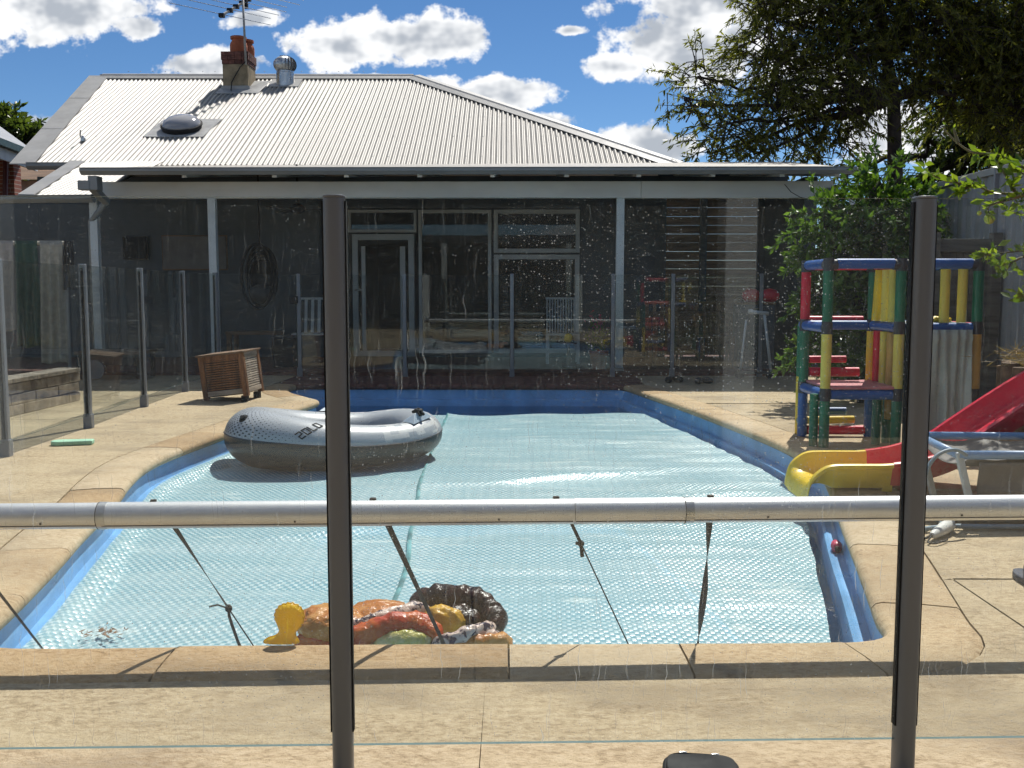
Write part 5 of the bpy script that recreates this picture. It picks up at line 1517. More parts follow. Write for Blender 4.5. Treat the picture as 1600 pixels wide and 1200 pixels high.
pk = thing('pink_squirt_toy', 'pink plastic squirt toy lying on the pool ledge', 'toy')
M['pink'] = mat('hot pink plastic', (.62, .04, .12), .4, var=.15, scale=40)
i_ = near_i(1.47, 4.52); tg_ = Vector((*(EDGE[i_ - 1] - EDGE[i_ + 1]), 0)).normalized(); c0_ = EDGE[i_] + NRM[i_] * -.042; a = Vector((c0_[0], c0_[1], -.140)) - tg_ * .05; b_ = a + tg_ * .11; ax_ = b_ - a; L_ = ax_.length
MB().lathe(a, [(.010, 0), (.022, .012), (.026, L_ * .4), (.024, L_ * .75), (.012, L_ * .86)], 16, 0, ax_).build('body', M['pink'], pk, smooth=True)
MB().lathe(a + ax_ * .86, [(.012, 0), (.013, .02), (.008, .026)], 12, 0, ax_).build('nozzle', M['black'], pk, auto=40)
settle(pk, a)

shoe = thing('rubber_sandal', 'dark blue rubber sandal cut by the right picture edge', 'sandal')
c_ = Vector((*G(1618, 912).xy, 0)); M['navy'] = mat('navy rubber', (.02, .03, .06), .7, var=.1, scale=20)
poly = [(c_.x + .05 * math.cos(a) * (1 + .12 * math.sin(a)), c_.y + .13 * math.sin(a)) for a in [2 * math.pi * k / 24 for k in range(24)]]
MB().prism(poly, -.003, .022).build('sole', M['navy'], shoe, bevel=.005)
MB().tube(smooth_path([c_ + Vector((-.045, -.02, .02)), c_ + Vector((-.02, .03, .055)), c_ + Vector((.01, .05, .06)), c_ + Vector((.045, -.02, .02))]), .009, 8).build('strap', M['navy'], shoe, smooth=True)
settle(shoe, c_)

bag = thing('small_case', 'black case with two metal loops at the bottom picture edge', 'case')
a, b_ = G(1028, 1186), G(1140, 1200); cz = .05
c_ = Vector(((a.x + b_.x) / 2, a.y - .115, 0)); Mz = Matrix.Rotation(-.13, 3, 'Z')
poly = []
for k in range(28):
    t = 2 * math.pi * k / 28; q = Mz @ Vector((.082 * math.copysign(abs(math.cos(t)) ** .5, math.cos(t)), .06 * math.copysign(abs(math.sin(t)) ** .6, math.sin(t)), 0)); poly.append((c_.x + q.x, c_.y + q.y))
MB().prism(poly, -.003, .04).build('body', M['black'], bag, bevel=.01, seg=3)
lid = MB().prism([(c_.x + (q[0] - c_.x) * .9, c_.y + (q[1] - c_.y) * .86) for q in poly], .0395, .046).build('lid', M['black'], bag, bevel=.003)
for dx_ in (-.035, .035):
    q = c_ + Mz @ Vector((dx_, .062, 0)); MB().tube([q + Vector((-.007, 0, .028)), q + Vector((-.007, .012, .034)), q + Vector((.007, .012, .034)), q + Vector((.007, 0, .028))], .0026, 8).build('metal_loop', M['galv'], bag, smooth=True)
settle(bag, c_)

# ================================================================== plants
def leaves_mesh(name, base, axis, size, width, mt, parent, fold=.25, rnd=None):
    """one mesh of folded leaves: base points, unit axes (N x 3), lengths"""
    N = len(base); size = np.asarray(size).reshape(-1, 1) * np.ones((N, 1))
    axis = axis / np.linalg.norm(axis, axis=1)[:, None]
    r_ = nrng.normal(size=(N, 3)); side = np.cross(axis, r_); side /= np.linalg.norm(side, axis=1)[:, None]; nor = np.cross(side, axis)
    mid = base + axis * size * .45
    v = np.empty((N, 4, 3)); v[:, 0] = base; v[:, 1] = mid + side * size * width + nor * size * width * fold; v[:, 2] = base + axis * size; v[:, 3] = mid - side * size * width + nor * size * width * fold
    idx = np.arange(N)[:, None] * 4
    tri = np.concatenate([idx + [0, 1, 2], idx + [0, 2, 3]], 1).reshape(-1)
    me = bpy.data.meshes.new(name); me.vertices.add(N * 4); me.vertices.foreach_set('co', v.ravel())
    nf = N * 2; me.loops.add(nf * 3); me.loops.foreach_set('vertex_index', tri.astype(np.int32)); me.polygons.add(nf)
    me.polygons.foreach_set('loop_start', np.arange(0, nf * 3, 3, dtype=np.int32)); me.polygons.foreach_set('loop_total', np.full(nf, 3, dtype=np.int32))
    me.update(calc_edges=True); me.materials.append(mt)
    at = me.attributes.new('rnd', 'FLOAT', 'POINT'); q = nrng.random(N) if rnd is None else rnd; at.data.foreach_set('value', np.repeat(q, 4).astype(np.float32))
    o = bpy.data.objects.new(name, me); COL.objects.link(o); o.parent = parent; return o
def limb_path(a, b, sag=.0, wob=.15, n_=7):
    a, b = Vector(a), Vector(b); L = (b - a).length; out_ = []
    for i in range(n_ + 1):
        t = i / n_; p_ = a.lerp(b, t) + Vector((rng.gauss(0, 1), rng.gauss(0, 1), rng.gauss(0, .6))) * wob * L * .12 * math.sin(math.pi * t) + Vector((0, 0, -sag * L * t * t)); out_.append(p_)
    return out_

def leafy_tree(name, label, trunk_path, r0, lobes, n_leaf, mt, leaf=.13, width=.13, droop=.6, sprays=9, group=None, twig=.012, spray_len=.55):
    """tapered trunk, a limb to each lobe, twigs through the lobe and leaves strung along the twigs"""
    root = thing(name, label, 'tree', group)
    n_ = len(trunk_path); MB().tube(trunk_path, [r0 * (1 - .62 * i / (n_ - 1)) for i in range(n_)], 12).build('trunk', M['bark'], root, smooth=True)
    vol = sum(a[1] * a[2] * a[3] for a in lobes); bases, axes, rnds, sizes = [], [], [], []
    tw = MB()
    for (c, rx, ry, rz) in lobes:
        c = Vector(c); k0 = min(n_ - 1, max(1, int(n_ * .55))); st = min(trunk_path[k0:], key=lambda q: (Vector(q) - c).length + abs(Vector(q).z - c.z + .8) * .4)
        lp = limb_path(st, c, wob=.5); MB().tube(lp, [max(.02, r0 * .42 * (1 - .8 * i / (len(lp) - 1))) for i in range(len(lp))], 8).build('limb', M['bark'], root, smooth=True)
        nl = int(n_leaf * rx * ry * rz / vol); per = 26; nt = max(3, nl // per); shade = nrng.random()
        for _ in range(nt):
            while True:
                d = nrng.normal(size=3); d /= np.linalg.norm(d); r_ = nrng.random() ** .42
                if r_ > .25: break
            r_ *= 1 + .22 * mnoise.noise(Vector(d * 2.3) + c)
            p_ = np.array(c) + d * r_ * np.array((rx, ry, rz))
            dirv = d * np.array((1, 1, .5)) + nrng.normal(size=3) * .45 + np.array((0, 0, -.25 * droop + .1)); dirv /= np.linalg.norm(dirv)
            L = spray_len * nrng.uniform(.5, 1.3); ts = np.sort(nrng.random(per))
            pts = p_ + np.outer(ts, dirv) * L; pts[:, 2] -= droop * L * .55 * ts ** 2
            tw.tube([Vector(p_ - dirv * L * .5), Vector(p_), Vector(pts[-1])], [twig, twig * .7, twig * .3], 4, caps=False)
            ax = dirv * .8 + nrng.normal(size=(per, 3)) * .55 + np.array((0, 0, -droop))
            bases.append(pts); axes.append(ax); rnds.append(np.clip(nrng.normal(.30 + .35 * shade * .5 + .2 * nrng.random(), .2, per), 0, 1)); sizes.append(leaf * nrng.uniform(.55, 1.25, per))
    tw.build('twigs', M['bark'], root)['kind'] = 'stuff'
    leaves_mesh('crown', np.concatenate(bases), np.concatenate(axes), np.concatenate(sizes), width, mt, root, rnd=np.concatenate(rnds))
    return settle(root, trunk_path[0])

TY = 17.0
def lobe(px, py, rpx, rpy, Y, depth=1.0): c = P(px, py, Y); k_ = Y / F_PX; return (tuple(c), rpx * k_, min(rpx, rpy) * k_ * depth, rpy * k_)
tb = P(1398, 480, TY); tb.z = -.07
trunk = [tb, P(1400, 330, TY), P(1398, 240, TY), P(1396, 150, TY), P(1380, 60, TY), P(1365, -30, TY), P(1350, -140, TY)]
LB = [lobe(1090, 120, 42, 46, TY - .6), lobe(1075, 165, 38, 30, TY - .8), lobe(1130, 195, 62, 48, TY - .5), lobe(1210, 90, 66, 62, TY), lobe(1200, 25, 55, 55, TY), lobe(1225, 190, 70, 58, TY - .5), lobe(1300, 130, 75, 75, TY - .4),
      lobe(1290, 30, 85, 70, TY), lobe(1370, -20, 90, 90, TY), lobe(1380, 90, 70, 62, TY + .4), lobe(1310, 225, 60, 40, TY), lobe(1460, 30, 90, 85, TY), lobe(1500, 130, 85, 60, TY + .2), lobe(1560, 40, 100, 100, TY), lobe(1270, -70, 110, 70, TY), lobe(1450, -110, 130, 80, TY), lobe(1600, 170, 80, 70, TY), lobe(1660, 60, 110, 110, TY), lobe(1180, 240, 50, 26, TY - .3), lobe(1110, 240, 40, 22, TY - .3)]
leafy_tree('feathery_evergreen', 'tall dark feathery tree rising behind the right end of the verandah', trunk, .15, LB, 100000, M['leaf_big'], .115, .12, .62)
# second, denser tree further right and behind
t2 = P(1560, 480, 20.5); t2.z = -.07
leafy_tree('dark_leafy_tree', 'broad dark tree behind the grey steel fence on the right', [t2, P(1562, 330, 20.5), P(1558, 200, 20.5), P(1550, 100, 20.5)], .26,
           [lobe(1520, 210, 85, 60, 20.5), lobe(1480, 265, 75, 40, 20.3), lobe(1600, 215, 85, 75, 20.5), lobe(1560, 130, 80, 60, 20.8), lobe(1660, 150, 80, 80, 20.5), lobe(1440, 300, 50, 30, 20), lobe(1560, 285, 80, 40, 20), lobe(1320, 275, 45, 26, 20), lobe(1380, 300, 45, 30, 20)], 24000, M['leaf_far'], .17, .15, .5)
t3 = P(18, 480, 30); t3.z = -.07
leafy_tree('distant_tree', 'small dark tree showing over the red brick house', [t3, P(18, 330, 30), P(16, 240, 30)], .2, [lobe(5, 205, 34, 26, 30), lobe(40, 225, 26, 18, 30), lobe(66, 240, 20, 12, 30), lobe(-30, 200, 40, 30, 30), lobe(20, 290, 16, 26, 26)], 9000, M['leaf_far'], .24, .22, .1, spray_len=.6)
# big shrub between the verandah and the play frame
SY = 9.3
sb = P(1350, 590, SY); sb.z = -.07
leafy_tree('leafy_shrub', 'bright green leafy shrub behind the climbing frame', [sb, P(1350, 520, SY), P(1345, 430, SY), P(1352, 330, SY)], .06,
           [lobe(1300, 395, 46, 62, SY), lobe(1362, 350, 60, 62, SY), lobe(1400, 410, 55, 70, SY), lobe(1375, 285, 30, 36, SY), lobe(1335, 480, 60, 50, SY), lobe(1280, 455, 28, 40, SY - .1), lobe(1420, 480, 45, 50, SY), lobe(1425, 330, 32, 40, SY), lobe(1270, 530, 26, 50, SY), lobe(1340, 560, 70, 45, SY), lobe(1285, 350, 30, 34, SY)], 21000, M['leaf_shrub'], .085, .2, .15, spray_len=.26, twig=.005)

# lime tree reaching in from the right
lime = thing('lime_tree', 'lime tree branches with bright leaves and fruit reaching in from the right', 'tree')
LY = 5.9
tr_ = [Vector((3.72, 5.95, -.06)), Vector((3.70, 5.92, .5)), Vector((3.66, 5.93, 1.0)), Vector((3.6, 5.9, 1.4))]
MB().tube(tr_, [.05, .045, .038, .03], 10).build('trunk', M['bark'], lime, smooth=True)
lb_, la_, ls_ = [], [], []
BR = [[(1760, 330), (1660, 300), (1600, 262), (1560, 243), (1520, 238), (1497, 224), (1478, 205), (1476, 196)], [(1760, 330), (1650, 308), (1600, 304), (1550, 300), (1520, 287), (1482, 284), (1446, 268)],
      [(1640, 306), (1590, 302), (1572, 275), (1556, 250)], [(1600, 304), (1575, 312), (1545, 322), (1546, 334)], [(1760, 360), (1650, 385), (1595, 392), (1548, 397)], [(1650, 385), (1590, 405), (1571, 425)],
      [(1740, 420), (1640, 455), (1596, 462)], [(1660, 300), (1620, 280), (1590, 268)], [(1650, 330), (1600, 335), (1572, 328)], [(1520, 287), (1505, 296), (1498, 300)], [(1497, 224), (1492, 208), (1490, 200)], [(1548, 397), (1540, 398), (1533, 402)]]
for bi, b_ in enumerate(BR):
    pts = smooth_path([P(x, y, LY + .12 * math.sin(bi * 1.7) + (.25 if x > 1640 else 0)) for x, y in b_], 5)
    if b_[0][0] >= 1740: pts = smooth_path([tr_[-1] if b_[0][1] < 400 else tr_[2], pts[0]], 4)[:-1] + pts
    MB().tube(pts, [.012 - .0085 * i / (len(pts) - 1) for i in range(len(pts))], 6).build('branch', M['twig'], lime, smooth=True)
    bare = bi in (0, 10)
    for i, p_ in enumerate(pts):
        if bare and i > len(pts) * .62 and bi == 0: 
            if i < len(pts) - 1: continue
        if bi == 10 and i < len(pts) - 1: continue
        v = _cm.transposed() @ (p_ - Vector((0, 0, CAM_H))); sx_ = 800 + F_PX * v.x / -v.z
        if sx_ < 1690:
            for _ in range(3 if i % 2 else 2):
                if rng.random() < .75: lb_.append(tuple(p_)); t = (pts[min(i + 1, len(pts) - 1)] - pts[max(0, i - 1)]).normalized(); la_.append((t.x * .6 + rng.gauss(0, .6), t.y * .5 + rng.gauss(0, .5), t.z * .6 + rng.gauss(0, .45) + .15)); ls_.append(rng.uniform(.045, .085) * (.45 if (bare and i == len(pts) - 1) else 1))
for (x, y, k_) in ((1448, 265, 9), (1480, 284, 9), (1510, 294, 10), (1518, 262, 5), (1543, 247, 8), (1566, 250, 9), (1582, 283, 8), (1597, 262, 9), (1540, 313, 7), (1566, 318, 7), (1592, 332, 9), (1552, 395, 10), (1563, 408, 10), (1572, 425, 7), (1594, 388, 12), (1592, 462, 10), (1606, 436, 10), (1585, 265, 6), (1606, 300, 9)):
    for _ in range(int(k_ * .8)):
        c_ = P(x + rng.gauss(0, 6), y + rng.gauss(0, 5), LY + rng.gauss(0, .06)); lb_.append(tuple(c_)); la_.append((rng.gauss(0, .7) - .2, rng.gauss(0, .6), rng.gauss(.1, .55))); ls_.append(rng.uniform(.045, .085))
leaves_mesh('crown', np.array(lb_), np.array(la_), np.array(ls_), .24, M['leaf_lime'], lime, .35)
for (x, y, r_) in ((1546, 342, .031), (1530, 333, .014)):
    c_ = P(x, y, LY); MB().lathe(c_, [(.001, -r_), (r_ * .5, -r_ * .9), (r_ * .86, -r_ * .5), (r_, 0), (r_ * .86, r_ * .5), (r_ * .5, r_ * .88), (.002, r_)], 18).build('lime', M['lime'], lime, smooth=True)
    MB().tube([c_ + Vector((0, 0, r_)), P(x + 2, y - 16, LY)], .002, 5).build('stalk', M['twig'], lime)
settle(lime, tr_[0])

# ================================================================== right boundary
rf = thing('steel_fence', 'grey ribbed steel boundary fence on the right side', 'fence')
FX, FZ = 3.95, 2.05
for k in range(7):
    y0 = 2.6 + k * 1.45; y1 = y0 + 1.44; mb = MB(); n_ = 96
    for i in range(n_ + 1):
        y = y0 + (y1 - y0) * i / n_; ph = ((y - y0) / .18) % 1.0
        dx_ = 0.0 if ph < .42 else (-.03 * (ph - .42) / .1 if ph < .52 else (-.03 if ph < .88 else -.03 * (1 - (ph - .88) / .12)))
        mb.v += [(FX + dx_, y, -.06), (FX + dx_, y, FZ)]
    for i in range(n_): mb.f.append((2 * i, 2 * i + 1, 2 * i + 3, 2 * i + 2))
    mb.m = [0] * len(mb.f); mb.build('infill_sheet', M['fence_metal'], rf)
    MB().box2((FX - .055, y0, FZ - .045), (FX + .03, y1 - .004, FZ + .012)).build('top_rail', M['flash'], rf, bevel=.004)
    MB().box2((FX - .06, y0 - .03, -.06), (FX + .035, y0 - .002, FZ + .01)).build('post', M['fence_metal'], rf)
settle(rf, (FX, 6, 0))
tf = thing('timber_rail_fence', 'low weathered timber rail with post beside the shrub', 'fence')
M['grey_timber'] = mat('grey weathered timber', (.16, .145, .125), .9, var=.2, scale=4, stretch=(.4, 1, 5), bump=.3)
a, b_ = P(1456, 383, 8.3), P(1550, 383, 8.3)
MB().box2((a.x, 8.28, a.z - .055), (b_.x, 8.33, a.z + .05)).build('rail', M['grey_timber'], tf, bevel=.004)
for x in (a.x + .02, b_.x + .03): MB().box2((x - .04, 8.26, -.06), (x + .04, 8.34, a.z + .10)).build('post', M['grey_timber'], tf, bevel=.004)
for k in range(9):
    x = a.x + .06 + k * .055; MB().box2((x, 8.335, -.06), (x + .05, 8.352, a.z + .03)).build('paling', M['grey_timber'], tf)
settle(tf, (a.x, 8.3, 0))
plr = thing('log_planter', 'timber log planter topped with dry straw behind the slide', 'planter')
pc_ = Vector((3.34, 6.35, 0)); 
for k in range(14):
    a = 2 * math.pi * k / 14; q = pc_ + Vector((.24 * math.cos(a), .24 * math.sin(a), 0)); h_ = .575 + rng.uniform(-.02, .02)
    MB().tube([q + Vector((0, 0, -.004)), q + Vector((0, 0, h_))], .054, 10).build('log', M['timber'], plr, auto=40)
MB().lathe(pc_, [(.2, .0), (.2, .52), (.08, .56)], 16).build('soil_fill', M['soil'], plr)
N = 900; bs = np.array(pc_) + np.stack([nrng.normal(0, .12, N), nrng.normal(0, .12, N), .57 + .09 * nrng.random(N)], 1)
M['straw'] = leaf_mat('dry straw', (.20, .13, .06), (.46, .33, .17), .2, .7)
o = leaves_mesh('straw', bs, np.stack([nrng.normal(0, 1, N), nrng.normal(0, 1, N), nrng.normal(.15, .3, N)], 1), nrng.uniform(.05, .16, N), .022, M['straw'], plr)
o['kind'] = 'stuff'
settle(plr, pc_)

# ================================================================== left neighbour
nb = thing('brick_house', 'neighbouring red brick house with dark red downpipe at the left edge', 'house')
NY = 21.0
xw = P(21, 260, NY).x
zt_ = P(10, 222, NY).z
m, T, out = new_mat('red and cream brickwork'); oc = T.n('ShaderNodeTexCoord').outputs['Object']; br = T.n('ShaderNodeTexBrick')
br.inputs['Color1'].default_value = (.24, .07, .05, 1); br.inputs['Color2'].default_value = (.32, .12, .08, 1); br.inputs['Mortar'].default_value = (.42, .36, .30, 1)
br.inputs['Scale'].default_value = 1.0; br.inputs['Brick Width'].default_value = .24; br.inputs['Row Height'].default_value = .086; br.inputs['Mortar Size'].default_value = .008
mp_ = T.mapping(oc, (1, 1, 1), (0, 0, 0), (R(90), 0, 0)); T.l(mp_, br.inputs['Vector']); p = T.n('ShaderNodeBsdfPrincipled'); T.l(br.outputs[0], p.inputs['Base Color']); p.inputs['Roughness'].default_value = .9
T.l(p.outputs[0], out.inputs[0]); M['brickwork'] = m
MB().box2((-22, NY, -.06), (xw, NY + .3, zt_ - .05)).build('wall', M['brickwork'], nb)
ex_ = P(62, 242, NY - .5).x
e0, e1 = P(-40, 206, NY - .5), P(62, 244, NY - .5)
zl = P(0, 220, NY - .5).z
rf_n = MB(); q0, q1, q2, q3 = Vector((-22, NY - .5, zl + .1)), Vector((ex_, NY - .5, P(60, 243, NY - .5).z)), Vector((-13, NY + 4, zl + 2.2)), Vector((-22, NY + 4, zl + 2.2))
q0 = P(-420, 100, NY - .5); q0.z = q1.z
gz = P(58, 240, NY - .2).z
rA, rB, rC = Vector((ex_, NY + 3.5, gz)), Vector((ex_ - 4.2, NY - .6, gz + .0)), Vector((ex_ - 4.2, NY + 3.5, gz + 2.0))
# roof slope falling to the right (a hip), seen along its green gutter
hp0, hp1 = P(58, 236, NY), P(-60, 165, NY - 2.5)
rfm = MB(); pA_, pB_ = P(60, 238, NY + .4), P(-80, 175, NY - 3.4)
pA_.z = pB_.z = (pA_.z + pB_.z) / 2
gl0, gl1 = P(60, 241, NY), P(-90, 183, 16.6)
tA, tB = gl1 + Vector((-3, 1.2, 1.3)), gl0 + Vector((-3, 3.2, 1.5)); wA, wB = gl1 + Vector((-6.5, 0, -.1)), gl0 + Vector((-6.5, 3.4, -.1)); dn_ = Vector((0, 0, -.12))
rfm.add([gl0, gl1, tA, tB, wA, wB, gl0 + dn_, gl1 + dn_, wA + dn_, wB + dn_], [(0, 1, 2, 3), (3, 2, 4, 5), (1, 7, 8, 4, 2), (0, 3, 5, 9, 6), (0, 6, 7, 1), (4, 8, 9, 5), (6, 9, 8, 7)])
rfm.build('roof', M['fence_metal'], nb)
M['green_paint'] = mat('dark green gutter paint', (.02, .05, .045), .5, var=.1); M['dark_red'] = mat('dark red paint', (.10, .018, .018), .5, var=.1)
MB().bar(gl0 + Vector((.03, 0, -.06)), gl1 + Vector((.03, 0, -.06)), .10, .13).build('gutter', M['green_paint'], nb)
MB().bar(gl0 + Vector((-.05, 0, -.24)), gl1 + Vector((-.05, 0, -.24)), .04, .22).build('fascia', M['beam'], nb)
dp = [P(34, 232, NY - .3), P(33, 240, NY - .3), P(9, 250, NY - .15), P(8, 320, NY - .15), Vector((P(8, 320, NY - .15).x, NY - .15, -.05))]
MB().tube(dp, .055, 8).build('downpipe', M['dark_red'], nb)
settle(nb, (-15, NY, 0))
sh = MB(); a, b_ = P(22, 246, 24), P(48, 300, 24); sh.box2((a.x - 1, 24, -.06), (P(52, 300, 24).x + .4, 26, P(30, 282, 24).z)); sh.add([(a.x - 1, 23.8, P(30, 282, 24).z), (P(54, 300, 24).x + .4, 23.8, P(30, 282, 24).z), (P(54, 300, 24).x + .4, 26, P(30, 244, 26).z), (a.x - 1, 26, P(30, 244, 26).z)], [(0, 1, 2, 3)], 1)
tag(sh.build('garden_shed', [M['cream'], M['timber']], None), 'cream shed with brown roof between the two houses', 'shed')

# ================================================================== things under the verandah
def item(name, label, cat, group=None): return thing(name, label, cat, group)
VF = .035
tv = item('wall_television', 'small black screen mounted on the dark verandah wall', 'television')
a, b_ = P(191, 405, 14.9), P(229, 369, 14.9); MB().box2((a.x, 14.93, a.z), (b_.x, 14.975, b_.z)).build('housing', M['black'], tv, bevel=.006)
m, T, out = new_mat('dark screen'); p = T.n('ShaderNodeBsdfPrincipled'); p.inputs['Base Color'].default_value = (.006, .007, .009, 1); p.inputs['Roughness'].default_value = .5; p.inputs['Specular IOR Level'].default_value = .15; T.l(p.outputs[0], out.inputs[0]); M['screen'] = m
MB().box2((a.x + .02, 14.922, a.z + .02), (b_.x - .02, 14.9295, b_.z - .02)).build('screen', M['screen'], tv)
MB().box2((a.x + .12, 14.976, a.z + .08), (b_.x - .12, 15.0, b_.z - .08)).build('bracket', M['black'], tv); settle(tv, (a.x, 14.95, a.z))
bd = item('canvas_board', 'plain taupe canvas hanging on the verandah wall', 'canvas')
M['taupe'] = mat('taupe canvas', (.17, .16, .15), .9, var=.08); a, b_ = P(253, 420, 14.9), P(350, 369, 14.9)
MB().box2((a.x, 14.96, a.z), (b_.x, 14.995, b_.z)).build('canvas', M['taupe'], bd); MB().box2((a.x - .02, 14.985, a.z - .02), (b_.x + .02, 14.999, b_.z + .02)).build('backing_frame', M['timber'], bd); settle(bd, (a.x, 14.97, a.z))
# ceiling fan
cf = item('ceiling_fan', 'dark ceiling fan hanging under the verandah roof', 'fan'); c_ = P(465, 328, 13.6)
MB().tube([c_ + Vector((0, 0, .06)), Vector((c_.x, c_.y, 2.74))], .015, 8).build('rod', M['black'], cf); MB().lathe(c_ - Vector((0, 0, .05)), [(.04, 0), (.10, .03), (.11, .08), (.05, .13)], 16).build('motor', M['black'], cf, smooth=True)
for k in range(3):
    a = R(6 + 120 * k); d_ = Vector((math.cos(a), math.sin(a), 0)); MB().bar(c_ + d_ * .1, c_ + d_ * .62, .12, .012).build('blade', M['black'], cf)
settle(cf, c_)
# hanging egg chair
eg = item('hanging_egg_chair', 'black wicker egg chair hanging under the verandah', 'chair'); EYc = 13.7; c_ = P(405, 432, EYc); rx_, rz_ = .215, .44
for k in range(13):
    a = -math.pi / 2 + math.pi * k / 12; pts = []
    for j in range(25):
        t = 2 * math.pi * j / 24; pts.append(c_ + Vector((rx_ * math.cos(t), .30 * math.cos(a * .98) * abs(math.sin(a + 1.57)) if False else .30 * (k / 12) ** .6 - .1, rz_ * math.sin(t))) * 1.0 if k == 0 else c_ + Vector((rx_ * math.cos(t) * math.cos(a * .5 + .78 - 1.57 / 2 + .0) , .02 * k, rz_ * math.sin(t) * math.cos((k / 13) * 1.3))))
    if k in (0, 2, 4, 6, 8, 10, 12): MB().tube(pts[:-1], .012 if k else .022, 6, closed=True).build('hoop' if k == 0 else 'wicker_rib', M['black'], eg, smooth=True)
pillow(c_ + Vector((0, .26, .02)), rx_ * .92, .05, rz_ * .9, (0, 0, 0), 5, .04).build('wicker_shell', M['black'], eg, smooth=True)
mb = pillow(c_ + Vector((0, .10, -.24)), .17, .12, .13, (0, 0, 0), 3, .1); mb.build('cushion', M['grey_plastic'], eg, smooth=True)
MB().tube([c_ + Vector((0, .05, rz_)), Vector((c_.x, c_.y + .05, 2.74))], .012, 8).build('hanger', M['black'], eg)
settle(eg, c_ - Vector((0, 0, rz_)))
# white slatted bench back beside it
def slat_chair(name, label, cx_, Y, w_, z_seat, z_top, ns, mt, lean=.08, cat='chair'):
    t = item(name, label, cat)
    for i in range(ns):
        x = cx_ - w_ / 2 + .02 + (w_ - .04) * i / (ns - 1); MB().bar((x, Y + .40, z_seat), (x, Y + .40 + lean, z_top), w_ / ns * .5, .014).build('back_slat', mt, t)
    MB().bar((cx_ - w_ / 2, Y + .40 + lean, z_top), (cx_ + w_ / 2, Y + .40 + lean, z_top), .04, .03).build('top_rail', mt, t)
    for i in range(5): MB().box2((cx_ - w_ / 2, Y + .02 + i * .08, z_seat - .02), (cx_ + w_ / 2, Y + .085 + i * .08, z_seat)).build('seat_slat', mt, t)
    for x in (-1, 1):
        for y in (.03, .40): MB().box2((cx_ + x * (w_ / 2 - .02) - .018, Y + y - .018, VF - .002), (cx_ + x * (w_ / 2 - .02) + .018, Y + y + .018, z_seat - .021)).build('leg', mt, t)
    return settle(t, (cx_, Y + .2, VF))
M['white_frame'] = mat('white painted timber', (.52, .53, .52), .5, var=.05)
slat_chair('garden_chair', 'white slat-backed garden chair left of the near left post', P(483, 500, 13.4).x, 13.4, .50, .46, .93, 6, M['white_frame'])
slat_chair('garden_chair', 'white spindle-backed chair in front of the verandah window', P(880, 500, 13.6).x, 13.6, .46, .45, .93, 12, M['white_frame'], .12)
# black bin
c_ = P(446, 570, 13.1); c_.z = VF - .002; bn = item('black_bin', 'square black bin standing under the verandah', 'bin')
MB().prism([(c_.x - .14, c_.y - .12), (c_.x + .14, c_.y - .12), (c_.x + .14, c_.y + .12), (c_.x - .14, c_.y + .12)], c_.z, .42).build('body', M['black'], bn, bevel=.015); MB().box2((c_.x - .15, c_.y - .13, .421), (c_.x + .15, c_.y + .13, .45)).build('lid', M['grey_plastic'], bn, bevel=.01); settle(bn, c_)
# storage bench and table
def table(name, label, x0, x1, Y, d_, z, mt, cat='table', th=.04, shelf=False):
    t = item(name, label, cat); k_ = 5
    for i in range(k_): MB().box2((x0, Y + d_ * i / k_ + .003, z - th), (x1, Y + d_ * (i + 1) / k_ - .003, z)).build('top_board', mt, t)
    for x in (x0 + .04, x1 - .04):
        for y in (Y + .04, Y + d_ - .04): MB().box2((x - .03, y - .03, VF - .002), (x + .03, y + .03, z - th - .001)).build('leg', mt, t)
    if shelf: MB().box2((x0 + .02, Y + .02, .18), (x1 - .02, Y + d_ - .02, .20)).build('shelf', mt, t)
    return settle(t, ((x0 + x1) / 2, Y + d_ / 2, VF))
table('timber_bench', 'low brown timber bench beside the bin under the verandah', P(352, 520, 13.5).x, P(432, 520, 13.5).x, 13.5, .42, .48, M['timber'], 'bench')
table('outdoor_table', 'brown timber table behind the right fence panels', P(1020, 500, 13.6).x, P(1150, 500, 13.6).x, 13.6, .8, .74, M['timber'])
def ladder_chair(label, cx_, Y):
    return slat_chair('timber_chair', label, cx_, Y, .44, .45, .88, 5, M['timber'])
ladder_chair('brown timber chair at the left of the verandah table', P(1040, 500, 13.0).x, 12.9); ladder_chair('brown timber chair at the right of the verandah table', P(1120, 500, 13.0).x, 12.9)
# red cushions on a bench, push scooter, shoes
for k, (px, lab) in enumerate(((1174, 'red cushion left of the fence post under the verandah'), (1203, 'red cushion right of the fence post under the verandah'))):
    c_ = P(px, 462, 13.0); o = pillow(c_, .12, .07, .09, (0, .1, 0), 40 + k, .12, 18, 12).build('cushion', M['red_plastic'], None, smooth=True); tag(o, lab, 'cushion')
ch = item('storage_chest', 'dark storage chest carrying red cushions under the verandah', 'chest'); x0, x1 = P(1150, 500, 13).x, P(1192, 500, 13).x
MB().box2((x0, 12.85, VF - .002), (x1 + .12, 13.2, P(1180, 472, 13).z - .03)).build('body', M['wall_slate'], ch, bevel=.01); MB().box2((x0 - .01, 12.84, P(1180, 472, 13).z - .029), (x1 + .13, 13.21, P(1180, 472, 13).z)).build('lid', M['timber'], ch, bevel=.006); settle(ch, (x0, 13, VF))
sc_ = item('push_scooter', 'grey folding scooter standing by the right end of the glass fence', 'scooter'); SYs = 11.72
hb_ = [P(1172, 487, SYs), P(1201, 490, SYs)]; stem_b = P(1205, 585, SYs); stem_b.z = .07
MB().tube(hb_, .022, 10).build('handlebar', M['pale_leg'], sc_, smooth=True); MB().tube([hb_[0] - Vector((.02, 0, 0)), hb_[0] + Vector((.03, 0, .0))], .028, 10).build('grip', M['white_plastic'], sc_)
MB().tube([P(1194, 489, SYs), stem_b + Vector((0, 0, .0))], .017, 10).build('stem', M['pale_leg'], sc_, smooth=True)
